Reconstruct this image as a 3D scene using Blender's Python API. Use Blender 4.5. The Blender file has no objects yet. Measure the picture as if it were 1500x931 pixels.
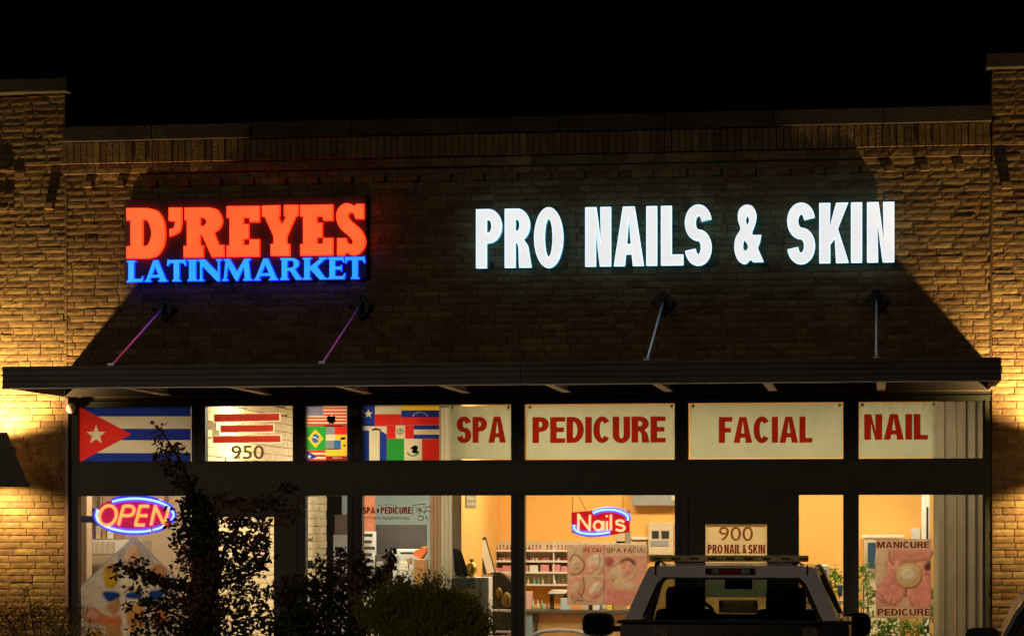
import bpy, bmesh, math, random
from mathutils import Vector, Matrix, noise
from mathutils.geometry import tessellate_polygon
random.seed(11)
R = math.radians
sc = bpy.context.scene
COL = sc.collection
# ------------------------------------------------------------------ camera
F_PX, HZ, CAM_Y, CAM_H = 3700.0, 765.0, -26.0, 1.85
YAW = math.atan(540 / F_PX)
cd = bpy.data.cameras.new('camera')
cam = bpy.data.objects.new('camera', cd); COL.objects.link(cam)
cam.location = (0, CAM_Y, CAM_H); cam.rotation_euler = (R(90), 0, YAW)
cd.sensor_width = 36; cd.lens = F_PX / 1500 * 36
cd.shift_y = (HZ - 465.5) / 1500
cd.clip_end = 2000
sc.camera = cam
# ------------------------------------------------------------------ night sky, faint lot light
w = bpy.data.worlds.new("World"); sc.world = w; w.use_nodes = True
wn = w.node_tree
bg = wn.nodes['Background']
sky = wn.nodes.new('ShaderNodeTexSky'); sky.sky_type = 'NISHITA'; sky.sun_disc = False
sky.sun_elevation = R(-4); sky.sun_rotation = R(180)
wn.links.new(sky.outputs[0], bg.inputs[0]); bg.inputs[1].default_value = 0.004
sl = bpy.data.lights.new('lot_light', 'SUN'); sl.energy = 0.18; sl.angle = R(14); sl.color = (1, .80, .56)
so = bpy.data.objects.new('lot_light', sl); COL.objects.link(so)
so.rotation_euler = (R(76), 0, R(-24))
sc.view_settings.view_transform = 'Standard'; sc.view_settings.look = 'None'
sc.view_settings.exposure = 0; sc.view_settings.gamma = 1
sc.cycles.sample_clamp_indirect = 3.0
sc.cycles.max_bounces = 8
sc.cycles.transparent_max_bounces = 16
sc.cycles.caustics_reflective = False; sc.cycles.caustics_refractive = False

def at(px, py, Y=0.0):
    """world point on the plane y=Y that a pixel of the photograph looks at"""
    u = (px - 750) / F_PX; v = (HZ - py) / F_PX
    dx = -math.sin(YAW) + u * math.cos(YAW); dy = math.cos(YAW) + u * math.sin(YAW)
    t = (Y - CAM_Y) / dy
    return Vector((dx * t, Y, CAM_H + v * t))
def ax(px, Y=0.0): return at(px, 0, Y).x
def rect(x0, y0, x1, y1, Y):
    a = at(x0, y0, Y); b = at(x1, y1, Y)
    zt = (a.z + at(x1, y0, Y).z) / 2; zb = (at(x0, y1, Y).z + b.z) / 2
    return a.x, zb, b.x, zt

# ------------------------------------------------------------------ materials
MATS = {}
def mat(name, col, rough=.6, metal=0, var=0.0, scale=8, bump=0, bscale=60, spec=.5, trans=0, coat=0, attr=False):
    if name in MATS: return MATS[name]
    m = bpy.data.materials.new(name); m.use_nodes = True; nt = m.node_tree
    p = nt.nodes['Principled BSDF']
    p.inputs['Base Color'].default_value = (*col, 1)
    p.inputs['Roughness'].default_value = rough; p.inputs['Metallic'].default_value = metal
    p.inputs['Specular IOR Level'].default_value = spec
    p.inputs['Transmission Weight'].default_value = trans
    p.inputs['Coat Weight'].default_value = coat
    tc = nt.nodes.new('ShaderNodeTexCoord')
    if var:
        n = nt.nodes.new('ShaderNodeTexNoise'); n.inputs['Scale'].default_value = scale; n.inputs['Detail'].default_value = 6
        nt.links.new(tc.outputs['Object'], n.inputs['Vector'])
        mp = nt.nodes.new('ShaderNodeMapRange'); mp.inputs[1].default_value = .3; mp.inputs[2].default_value = .7
        mp.inputs[3].default_value = 1 - var; mp.inputs[4].default_value = 1 + var
        nt.links.new(n.outputs[0], mp.inputs[0])
        h = nt.nodes.new('ShaderNodeHueSaturation'); h.inputs['Color'].default_value = (*col, 1)
        nt.links.new(mp.outputs[0], h.inputs['Value'])
        last = h.outputs[0]
        if attr:
            nb = nt.nodes.new('ShaderNodeTexNoise'); nb.inputs['Scale'].default_value = 1.3; nb.inputs['Detail'].default_value = 5; nt.links.new(tc.outputs['Object'], nb.inputs['Vector'])
            mb = nt.nodes.new('ShaderNodeMapRange'); mb.inputs[1].default_value = .3; mb.inputs[2].default_value = .7; mb.inputs[3].default_value = .75; mb.inputs[4].default_value = 1.25; nt.links.new(nb.outputs[0], mb.inputs[0])
            hb = nt.nodes.new('ShaderNodeHueSaturation'); nt.links.new(last, hb.inputs['Color']); nt.links.new(mb.outputs[0], hb.inputs['Value']); last = hb.outputs[0]
        if attr:
            a = nt.nodes.new('ShaderNodeAttribute'); a.attribute_name = 'tone'
            h2 = nt.nodes.new('ShaderNodeHueSaturation'); nt.links.new(last, h2.inputs['Color'])
            m2 = nt.nodes.new('ShaderNodeMapRange'); m2.inputs[3].default_value = .68; m2.inputs[4].default_value = 1.28
            nt.links.new(a.outputs['Fac'], m2.inputs[0]); nt.links.new(m2.outputs[0], h2.inputs['Value'])
            m3 = nt.nodes.new('ShaderNodeMapRange'); m3.inputs[3].default_value = .48; m3.inputs[4].default_value = .515
            nt.links.new(a.outputs['Fac'], m3.inputs[0]); nt.links.new(m3.outputs[0], h2.inputs['Hue'])
            last = h2.outputs[0]
        nt.links.new(last, p.inputs['Base Color'])
    if bump:
        n = nt.nodes.new('ShaderNodeTexNoise'); n.inputs['Scale'].default_value = bscale; n.inputs['Detail'].default_value = 8
        nt.links.new(tc.outputs['Object'], n.inputs['Vector'])
        b = nt.nodes.new('ShaderNodeBump'); b.inputs['Strength'].default_value = bump; b.inputs['Distance'].default_value = .01
        nt.links.new(n.outputs[0], b.inputs['Height']); nt.links.new(b.outputs[0], p.inputs['Normal'])
    MATS[name] = m; return m
def emit(name, col, st=1.0, base=(.5, .5, .5), mottle=0):
    if name in MATS: return MATS[name]
    m = bpy.data.materials.new(name); m.use_nodes = True; p = m.node_tree.nodes['Principled BSDF']
    p.inputs['Base Color'].default_value = (*base, 1); p.inputs['Roughness'].default_value = .5
    p.inputs['Emission Color'].default_value = (*col, 1); p.inputs['Emission Strength'].default_value = st
    if mottle:
        nt = m.node_tree
        tc = nt.nodes.new('ShaderNodeTexCoord'); n = nt.nodes.new('ShaderNodeTexNoise'); n.inputs['Scale'].default_value = 3.5; n.inputs['Detail'].default_value = 1
        nt.links.new(tc.outputs['Object'], n.inputs['Vector'])
        mp = nt.nodes.new('ShaderNodeMapRange'); mp.inputs[1].default_value = .3; mp.inputs[2].default_value = .7
        mp.inputs[3].default_value = st * (1 - mottle); mp.inputs[4].default_value = st * (1 + mottle)
        nt.links.new(n.outputs[0], mp.inputs[0]); nt.links.new(mp.outputs[0], p.inputs['Emission Strength'])
    MATS[name] = m; return m
def thin(name, col, tr=.5, rough=.8):
    """cloth / film that light passes through"""
    if name in MATS: return MATS[name]
    m = bpy.data.materials.new(name); m.use_nodes = True; nt = m.node_tree; nt.nodes.clear()
    o = nt.nodes.new('ShaderNodeOutputMaterial'); mx = nt.nodes.new('ShaderNodeMixShader'); mx.inputs[0].default_value = tr
    d = nt.nodes.new('ShaderNodeBsdfDiffuse'); t = nt.nodes.new('ShaderNodeBsdfTranslucent')
    tc = nt.nodes.new('ShaderNodeTexCoord'); n = nt.nodes.new('ShaderNodeTexNoise'); n.inputs['Scale'].default_value = 2.5; n.inputs['Detail'].default_value = 4
    nt.links.new(tc.outputs['Object'], n.inputs['Vector'])
    mp = nt.nodes.new('ShaderNodeMapRange'); mp.inputs[1].default_value = .3; mp.inputs[2].default_value = .7; mp.inputs[3].default_value = .93; mp.inputs[4].default_value = 1.07
    nt.links.new(n.outputs[0], mp.inputs[0])
    h = nt.nodes.new('ShaderNodeHueSaturation'); h.inputs['Color'].default_value = (*col, 1); nt.links.new(mp.outputs[0], h.inputs['Value'])
    nt.links.new(h.outputs[0], d.inputs[0]); nt.links.new(h.outputs[0], t.inputs[0])
    nt.links.new(d.outputs[0], mx.inputs[1]); nt.links.new(t.outputs[0], mx.inputs[2]); nt.links.new(mx.outputs[0], o.inputs[0])
    MATS[name] = m; return m
def glass(name, tint=(.93, .95, .94), refl=.05):
    if name in MATS: return MATS[name]
    m = bpy.data.materials.new(name); m.use_nodes = True; nt = m.node_tree; nt.nodes.clear()
    o = nt.nodes.new('ShaderNodeOutputMaterial'); mx = nt.nodes.new('ShaderNodeMixShader')
    l0 = nt.nodes.new('ShaderNodeLayerWeight'); l0.inputs[0].default_value = .5
    l1 = nt.nodes.new('ShaderNodeMath'); l1.operation = 'POWER'; l1.inputs[1].default_value = 5; nt.links.new(l0.outputs['Facing'], l1.inputs[0])
    lw = nt.nodes.new('ShaderNodeMath'); lw.operation = 'MULTIPLY_ADD'; lw.inputs[1].default_value = .9; lw.inputs[2].default_value = .04; nt.links.new(l1.outputs[0], lw.inputs[0])
    t = nt.nodes.new('ShaderNodeBsdfTransparent'); t.inputs[0].default_value = (*tint, 1)
    g = nt.nodes.new('ShaderNodeBsdfGlossy'); g.inputs['Roughness'].default_value = .02
    nt.links.new(lw.outputs[0], mx.inputs[0]); nt.links.new(t.outputs[0], mx.inputs[1]); nt.links.new(g.outputs[0], mx.inputs[2])
    nt.links.new(mx.outputs[0], o.inputs[0]); MATS[name] = m; return m

# ------------------------------------------------------------------ mesh builder
def tagit(o, label=None, cat=None, group=None, kind=None):
    if label: o['label'] = label
    if cat: o['category'] = cat
    if group: o['group'] = group
    if kind: o['kind'] = kind
    return o
def thing(name, label, cat, loc=(0, 0, 0), group=None):
    o = bpy.data.objects.new(name, None); COL.objects.link(o); o.location = loc; o.empty_display_size = .2
    return tagit(o, label, cat, group)
def arc(cx, cy, rx, ry, a0, a1, n=12):
    return [(cx + rx * math.cos(R(a0 + (a1 - a0) * i / n)), cy + ry * math.sin(R(a0 + (a1 - a0) * i / n))) for i in range(n + 1)]
def smooth_outline(pts, sub=5):
    """points (x,y) are corners, (x,y,1) lie on curves: Catmull-Rom through neighbours"""
    n = len(pts); out = []
    for i in range(n):
        p1 = pts[i]; p2 = pts[(i + 1) % n]
        out.append((p1[0], p1[1]))
        if len(p1) > 2 or len(p2) > 2:
            p0 = pts[i - 1] if len(p1) > 2 else p1; p3 = pts[(i + 2) % n] if len(p2) > 2 else p2
            for k in range(1, sub):
                t = k / sub
                f = lambda a, b, c, d: .5 * (2 * b + (c - a) * t + (2 * a - 5 * b + 4 * c - d) * t * t + (3 * b - a - 3 * c + d) * t ** 3)
                out.append((f(p0[0], p1[0], p2[0], p3[0]), f(p0[1], p1[1], p2[1], p3[1])))
    return out
class M:
    def __init__(s): s.v = []; s.f = []; s.m = []; s.sm = []
    def quad(s, a, b, c, d, mi=0):
        k = len(s.v); s.v += [tuple(a), tuple(b), tuple(c), tuple(d)]; s.f.append((k, k + 1, k + 2, k + 3)); s.m.append(mi); return s
    def box(s, x0, y0, z0, x1, y1, z1, mi=0, bev=0):
        x0, x1 = min(x0, x1), max(x0, x1); y0, y1 = min(y0, y1), max(y0, y1); z0, z1 = min(z0, z1), max(z0, z1)
        b = min(bev, (x1 - x0) / 2.1, (y1 - y0) / 2.1, (z1 - z0) / 2.1)
        k = len(s.v)
        if b <= 0:
            s.v += [(x, y, z) for x in (x0, x1) for y in (y0, y1) for z in (z0, z1)]
            fs = [(0, 1, 3, 2), (4, 6, 7, 5), (0, 4, 5, 1), (2, 3, 7, 6), (0, 2, 6, 4), (1, 5, 7, 3)]
            s.f += [tuple(k + i for i in f) for f in fs]; s.m += [mi] * 6; return s
        bm = bmesh.new(); bmesh.ops.create_cube(bm, size=1)
        for v in bm.verts: v.co = Vector(((x0 + x1) / 2 + v.co.x * (x1 - x0), (y0 + y1) / 2 + v.co.y * (y1 - y0), (z0 + z1) / 2 + v.co.z * (z1 - z0)))
        bmesh.ops.bevel(bm, geom=bm.edges[:], offset=b, segments=2, affect='EDGES', profile=.6)
        s.add_bm(bm, mi); bm.free(); return s
    def add_bm(s, bm, mi=0):
        k = len(s.v); bm.verts.index_update()
        s.v += [tuple(v.co) for v in bm.verts]
        for f in bm.faces: s.f.append(tuple(k + v.index for v in f.verts)); s.m.append(mi)
    def shape(s, contours, fn, d0, d1, mi=0, side=None, back=True):
        """extrude 2D contours (first outer, rest holes); fn(u,v,d) maps to space"""
        if side is None: side = mi
        pts = [p for c in contours for p in c]
        tr = tessellate_polygon([[Vector((p[0], p[1], 0)) for p in c] for c in contours])
        k = len(s.v); n = len(pts)
        s.v += [tuple(fn(p[0], p[1], d0)) for p in pts]
        for t in tr: s.f.append(tuple(k + i for i in t)); s.m.append(mi)
        if d1 != d0:
            s.v += [tuple(fn(p[0], p[1], d1)) for p in pts]
            if back:
                for t in tr: s.f.append(tuple(k + n + i for i in reversed(t))); s.m.append(mi)
            o = 0
            for c in contours:
                L = len(c)
                for i in range(L):
                    j = (i + 1) % L
                    s.f.append((k + o + i, k + o + j, k + n + o + j, k + n + o + i)); s.m.append(side)
                o += L
        return s
    def poly(s, pts, Y, mi=0):           # flat outline facing the camera side, XZ
        return s.shape([pts], lambda u, v, d: (u, d, v), Y, Y, mi)
    def tube(s, pts, r, mi=0, n=8, cap=True, r1=None):
        pts = [Vector(p) for p in pts]; k0 = len(s.v); N = len(pts)
        for i, p in enumerate(pts):
            t = (pts[min(i + 1, N - 1)] - pts[max(i - 1, 0)]).normalized()
            a = Vector((0, 1, 0)) if abs(t.y) < .9 else Vector((0, 0, 1))
            u = t.cross(a).normalized(); w_ = t.cross(u)
            rr = r if r1 is None else r + (r1 - r) * i / max(1, N - 1)
            for j in range(n):
                an = 2 * math.pi * j / n
                s.v.append(tuple(p + u * math.cos(an) * rr + w_ * math.sin(an) * rr))
        for i in range(N - 1):
            for j in range(n):
                a = k0 + i * n + j; b = k0 + i * n + (j + 1) % n
                s.f.append((a, b, b + n, a + n)); s.m.append(mi)
        if cap:
            s.f.append(tuple(k0 + j for j in range(n))); s.m.append(mi)
            s.f.append(tuple(k0 + (N - 1) * n + j for j in reversed(range(n)))); s.m.append(mi)
        return s
    def ball(s, c, rx, ry, rz, mi=0, seg=14):
        bm = bmesh.new(); bmesh.ops.create_uvsphere(bm, u_segments=seg, v_segments=seg // 2 + 2, radius=1)
        for v in bm.verts: v.co = Vector((c[0] + v.co.x * rx, c[1] + v.co.y * ry, c[2] + v.co.z * rz))
        s.add_bm(bm, mi); bm.free(); return s
    def lathe(s, c, prof, mi=0, n=12):
        k = len(s.v); P = len(prof)
        for r, z in prof:
            for j in range(n): s.v.append((c[0] + r * math.cos(2 * math.pi * j / n), c[1] + r * math.sin(2 * math.pi * j / n), c[2] + z))
        for i in range(P - 1):
            for j in range(n):
                a = k + i * n + j; b = k + i * n + (j + 1) % n
                s.f.append((a, b, b + n, a + n)); s.m.append(mi)
        s.f.append(tuple(k + (P - 1) * n + j for j in range(n))); s.m.append(mi)
        s.f.append(tuple(k + j for j in reversed(range(n)))); s.m.append(mi)
        return s
    def xf(s, mx, start=0):
        for i in range(start, len(s.v)): s.v[i] = tuple(mx @ Vector(s.v[i]))
        return s
    def build(s, name, mats, parent=None, smooth=False, tone=None, fix=True):
        me = bpy.data.meshes.new(name); me.from_pydata(s.v, [], s.f)
        mats = mats if isinstance(mats, (list, tuple)) else [mats]
        for m in mats: me.materials.append(m)
        me.polygons.foreach_set('material_index', s.m)
        if tone is not None:
            a = me.attributes.new('tone', 'FLOAT', 'FACE'); a.data.foreach_set('value', tone)
        if fix:
            bm = bmesh.new(); bm.from_mesh(me); bmesh.ops.recalc_face_normals(bm, faces=bm.faces); bm.to_mesh(me); bm.free()
        if smooth:
            me.polygons.foreach_set('use_smooth', [True] * len(me.polygons))
            try: me.set_sharp_from_angle(angle=R(38))
            except Exception: pass
        me.update()
        o = bpy.data.objects.new(name, me); COL.objects.link(o)
        if parent is not None:
            o.parent = parent; o.matrix_parent_inverse = Matrix.Translation(parent.location).inverted()
        return o
def copy_thing(o, delta, label=None, group=None):
    c = o.copy(); COL.objects.link(c); c.location = o.location + Vector(delta)
    if label: c['label'] = label
    if group: c['group'] = group
    for ch in o.children:
        d = ch.copy(); COL.objects.link(d); d.parent = c
    return c

# ------------------------------------------------------------------ lettering
def sans(ch, w, s, t):
    """contours of a bold grotesque capital, height 1"""
    if ch == 'I': return [[(0, 0), (0, 1), (s, 1), (s, 0)]]
    if ch == 'L': return [[(0, 0), (0, 1), (s, 1), (s, t), (w, t), (w, 0)]]
    if ch == 'E': return [[(0, 0), (0, 1), (w, 1), (w, 1 - t), (s, 1 - t), (s, .5 + t * .55), (w * .92, .5 + t * .55), (w * .92, .5 - t * .45), (s, .5 - t * .45), (s, t), (w, t), (w, 0)]]
    if ch == 'F': return [[(0, 0), (0, 1), (w, 1), (w, 1 - t), (s, 1 - t), (s, .58), (w * .9, .58), (w * .9, .58 - t), (s, .58 - t), (s, 0)]]
    if ch == 'N': return [[(0, 0), (0, 1), (s * 1.05, 1), (w - s, .36), (w - s, 1), (w, 1), (w, 0), (w - s * 1.05, 0), (s, .64), (s, 0)]]
    if ch == 'M': return [[(0, 0), (0, 1), (s * 1.35, 1), (w / 2, .36), (w - s * 1.35, 1), (w, 1), (w, 0), (w - s, 0), (w - s, .7), (w / 2 + s * .45, 0), (w / 2 - s * .45, 0), (s, .7), (s, 0)]]
    if ch == 'K': return [[(0, 0), (0, 1), (s, 1), (s, .6), (w - s * 1.15, 1), (w - .01, 1), (w * .62, .57), (w, 0), (w - s * 1.15, 0), (s + (w - s) * .3, .42), (s, .31), (s, 0)]]
    if ch == 'T': return [[(w / 2 - s / 2, 0), (w / 2 - s / 2, 1 - t), (0, 1 - t), (0, 1), (w, 1), (w, 1 - t), (w / 2 + s / 2, 1 - t), (w / 2 + s / 2, 0)]]
    if ch == 'A':
        a = s * .56; y0 = .2; y1 = y0 + t * .95
        xo = lambda y: (w / 2 - a) * y
        xi = lambda y: s * 1.02 + (w / 2 - s * 1.02) * y / .84
        return [[(0, 0), (w / 2 - a, 1), (w / 2 + a, 1), (w, 0), (w - s * 1.02, 0), (w - xi(y0), y0), (xi(y0), y0), (s * 1.02, 0)],
                [(xi(y1), y1), (w - xi(y1), y1), (w / 2, .84)]]
    if ch == 'O': return [arc(w / 2, .5, w / 2, .515, 0, 358, 36), arc(w / 2, .5, w / 2 - s, .515 - t * 1.05, 0, 358, 30)]
    if ch == 'D':
        rx = min(w * .62, .5)
        return [[(0, 0), (0, 1)] + arc(w - rx, .5, rx, .5, 90, -90, 18), [(s, t)] + arc(w - rx, .5, rx - s, .5 - t, -90, 90, 16) + [(s, 1 - t)]]
    if ch == 'P':
        h = .57; rx = min(w * .52, .3)
        return [[(0, 0), (0, 1)] + arc(w - rx, 1 - h / 2, rx, h / 2, 90, -90, 14) + [(s, 1 - h), (s, 0)],
                [(s, 1 - h + t)] + arc(w - rx, 1 - h / 2, rx - s * .98, h / 2 - t, -90, 90, 12) + [(s, 1 - t)]]
    if ch == 'R':
        h = .55; rx = min(w * .5, .3)
        return [[(0, 0), (0, 1)] + arc(w - rx - .01, 1 - h / 2, rx, h / 2, 90, -62, 14) + [(w * .9, .36), (w + .015, 0), (w - s * 1.08, 0), (w * .56, .34), (s + .05, .43), (s, .43), (s, 0)],
                [(s, 1 - h + t)] + arc(w - rx - .01, 1 - h / 2, rx - s * .98, h / 2 - t, -90, 90, 12) + [(s, 1 - t)]]
    if ch == 'U':
        return [[(0, 1)] + [(0, .3)] + arc(w / 2, .3, w / 2, .315, 180, 360, 16)[1:] + [(w, 1), (w - s, 1), (w - s, .3)] + arc(w / 2, .3, w / 2 - s, .315 - t, 0, -180, 14)[1:] + [(s, 1)]]
    if ch == 'C':
        return [arc(w / 2, .5, w / 2, .515, 38, 322, 30) + arc(w / 2, .5, w / 2 - s, .515 - t * 1.05, 315, 45, 26)]
    if ch == 'S':
        rx = w / 2 - s / 2; ry = (.515 - t / 2) / 2; cu = .5 + ry; cl = .5 - ry
        c = arc(w / 2, cu, rx, ry, 12, 258, 20) + arc(w / 2, cl, rx, ry, 78, -168, 20)
        return [ribbon(c, s, t)]
    if ch == '&':
        o = [(540, 525), (470, 525), (452, 510, 1), (415, 538, 1), (370, 512, 1), (345, 440, 1), (354, 360, 1), (386, 303, 1), (370, 240, 1), (373, 180, 1), (400, 147, 1), (432, 138, 1), (468, 152, 1), (491, 200, 1), (485, 260, 1), (462, 325, 1), (472, 345), (524, 345), (516, 390), (500, 430)]
        h1 = [(433, 208, 1), (445, 236, 1), (441, 262, 1), (430, 276, 1), (419, 242, 1)]
        h2 = [(412, 375, 1), (437, 412, 1), (433, 440, 1), (415, 452, 1), (401, 432, 1), (402, 398, 1)]
        return [[((x - 345) / 195 * w, (538 - y) / 400) for x, y in smooth_outline(c)] for c in (o, h1, h2)]
    if ch == "'": return [[(0, 1), (s, 1), (s * .8, .65), (s * .2, .65)]]
    return []
def ribbon(c, s, t):
    L = []; Rr = []
    for i, p in enumerate(c):
        a = c[max(0, i - 1)]; b = c[min(len(c) - 1, i + 1)]
        dx, dy = b[0] - a[0], b[1] - a[1]; l = math.hypot(dx, dy) or 1
        nx, ny = -dy / l, dx / l
        hw = math.sqrt((nx * s) ** 2 + (ny * t) ** 2) / 2
        L.append((p[0] + nx * hw, p[1] + ny * hw)); Rr.append((p[0] - nx * hw, p[1] - ny * hw))
    return L + Rr[::-1]
def grow(contours, d):
    out = []
    for ci, c in enumerate(contours):
        n = len(c); A = sum(c[i][0] * c[(i + 1) % n][1] - c[(i + 1) % n][0] * c[i][1] for i in range(n))
        s_ = (1 if A > 0 else -1) * (1 if ci == 0 else -1); o = []
        for i in range(n):
            a, b, e = c[i - 1], c[i], c[(i + 1) % n]
            u = (b[0] - a[0], b[1] - a[1]); v = (e[0] - b[0], e[1] - b[1])
            lu = math.hypot(*u) or 1; lv = math.hypot(*v) or 1
            nx = u[1] / lu + v[1] / lv; ny = -u[0] / lu - v[0] / lv; q = nx * nx + ny * ny
            k = 2 / max(q, .9); o.append((b[0] + s_ * d * nx * k, b[1] + s_ * d * ny * k))
        out.append(o)
    return out
def fit(contours, x0, z0, x1, z1, bb=None):
    if bb is None:
        xs = [p[0] for c in contours for p in c]; ys = [p[1] for c in contours for p in c]
        bb = (min(xs), min(ys), max(xs), max(ys))
    return [[(x0 + (p[0] - bb[0]) / (bb[2] - bb[0]) * (x1 - x0), z0 + (p[1] - bb[1]) / (bb[3] - bb[1]) * (z1 - z0)) for p in c] for c in contours]
XZ = lambda u, v, d: (u, d, v)
def word(m, text, x0, z0, x1, z1, Y, mi=0, depth=.003, s=.2, t=.17, wd=None, gap=.1, space=.3, side=None):
    """a word of sans capitals filling the given box, flat on y=Y"""
    W = dict(I=s * 1.0, L=.5, E=.55, F=.52, N=.64, M=.8, K=.66, T=.58, A=.72, O=.72, D=.64, P=.6, R=.64, U=.64, C=.66, S=.6)
    W['&'] = .6; W["'"] = s
    if wd: W = {k: (v if k == 'I' else v * wd) for k, v in W.items()}
    tot = 0; lay = []
    for ch in text:
        if ch == ' ': tot += space; continue
        lay.append((ch, tot, W[ch])); tot += W[ch] + gap
    tot -= gap; k = (x1 - x0) / tot; h = z1 - z0
    for ch, o, w_ in lay:
        cs = sans(ch, w_, s, t)
        cs = [[(x0 + (o + p[0]) * k, z0 + p[1] * h) for p in c] for c in cs]
        m.shape(cs, XZ, Y, Y + depth, mi, side, back=False)
def typed(m, text, x0, z0, x1, z1, Y, mi=0, off=0.0, depth=.003):
    c = bpy.data.curves.new('t', 'FONT'); c.body = text; c.offset = off; c.extrude = 0
    o = bpy.data.objects.new('t', c); me = bpy.data.meshes.new_from_object(o)
    vs = [v.co.copy() for v in me.vertices]
    if vs:
        a0, a1 = min(v.x for v in vs), max(v.x for v in vs); b0, b1 = min(v.y for v in vs), max(v.y for v in vs)
        k = len(m.v)
        for v in vs: m.v.append((x0 + (v.x - a0) / (a1 - a0) * (x1 - x0), Y, z0 + (v.y - b0) / (b1 - b0) * (z1 - z0)))
        for p in me.polygons: m.f.append(tuple(k + i for i in p.vertices)); m.m.append(mi)
    bpy.data.objects.remove(o); bpy.data.curves.remove(c); bpy.data.meshes.remove(me)

# ------------------------------------------------------------------ base materials
m_brick = mat('brick', (.178, .116, .052), .92, var=.25, scale=14, bump=.35, bscale=45, attr=True, spec=.2)
m_mortar = mat('mortar', (.18, .13, .073), .95, var=.15, scale=20, bump=.3, bscale=120, spec=.2)
m_coping = mat('cast_stone', (.062, .051, .038), .9, var=.35, scale=3, bump=.3, bscale=40, spec=.2)
m_frame = mat('bronze_frame', (.034, .037, .026), .45, 0, var=.12, scale=6)
m_fascia = mat('dark_bronze_metal', (.08, .067, .056), .45, .1, var=.35, scale=2.2)
m_soffit = mat('dark_soffit', (.03, .022, .02), .8, var=.2, scale=4)
m_joist = mat('painted_steel', (.78, .66, .56), .55, var=.15, scale=9)
m_black = mat('black_metal', (.005, .006, .008), .55)
m_rod = mat('galvanised_rod', (.55, .55, .58), .35, .6)
m_glass = glass('window_glass')
m_white = mat('white_paint', (.78, .77, .73), .5, var=.06, scale=5)
m_cream = mat('cream_paint', (.62, .52, .36), .6, var=.08, scale=5)
m_grey = mat('grey_plastic', (.3, .31, .32), .5, var=.08)
m_dark = mat('dark_plastic', (.025, .026, .03), .5, var=.1)
m_orange = mat('orange_plaster', (.88, .50, .14), .85, var=.10, scale=.9, bump=.08)
m_wood = mat('tan_wood', (.45, .27, .12), .5, var=.2, scale=7)
m_asphalt = mat('asphalt', (.05, .05, .05), .9, var=.25, scale=10, bump=.5, bscale=150)
m_concrete = mat('concrete', (.36, .34, .31), .9, var=.15, scale=3, bump=.2)
m_soil = mat('mulch', (.06, .035, .02), .95, var=.4, scale=18, bump=.8, bscale=40)
FL = dict(
    red=thin('film_red', (.72, .035, .025), .55), blue=thin('film_blue', (.02, .045, .33), .55), white=thin('film_cream', (.80, .72, .52), .5),
    green=thin('film_green', (.03, .33, .05), .55), yellow=thin('film_yellow', (.85, .55, .05), .55), grey=thin('film_grey', (.25, .3, .34), .5),
    black=mat('film_black', (.02, .02, .02), .7), lblue=thin('film_light_blue', (.04, .15, .42), .5), maroon=thin('film_maroon', (.28, .02, .03), .5))

# ------------------------------------------------------------------ structure: ground
def ground():
    m = M(); m.box(-400, -400, -.36, 400, 500, -.16); tagit(m.build('parking_lot', m_asphalt), kind='structure')
    m = M(); m.box(-30, -2.6, -.159, 20, -.3, -.02); m.box(-30, -2.75, -.158, 20, -2.602, 0, bev=.02)
    tagit(m.build('sidewalk', m_concrete), kind='structure')
    m = M()
    for i in range(28): m.box(-10.9 + i % 14 * 2.7, -9.0 + (i // 14) * .12, -.1595, -10.8 + i % 14 * 2.7, -3.6, -.156)
    tagit(m.build('parking_lines', mat('line_paint', (.7, .7, .66), .8, var=.2, scale=6)), kind='structure')
    m = M(); m.box(-12, -3.9, -.158, -4.4, -2.76, .0)
    tagit(m.build('planting_bed', m_soil), kind='structure')
ground()

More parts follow.
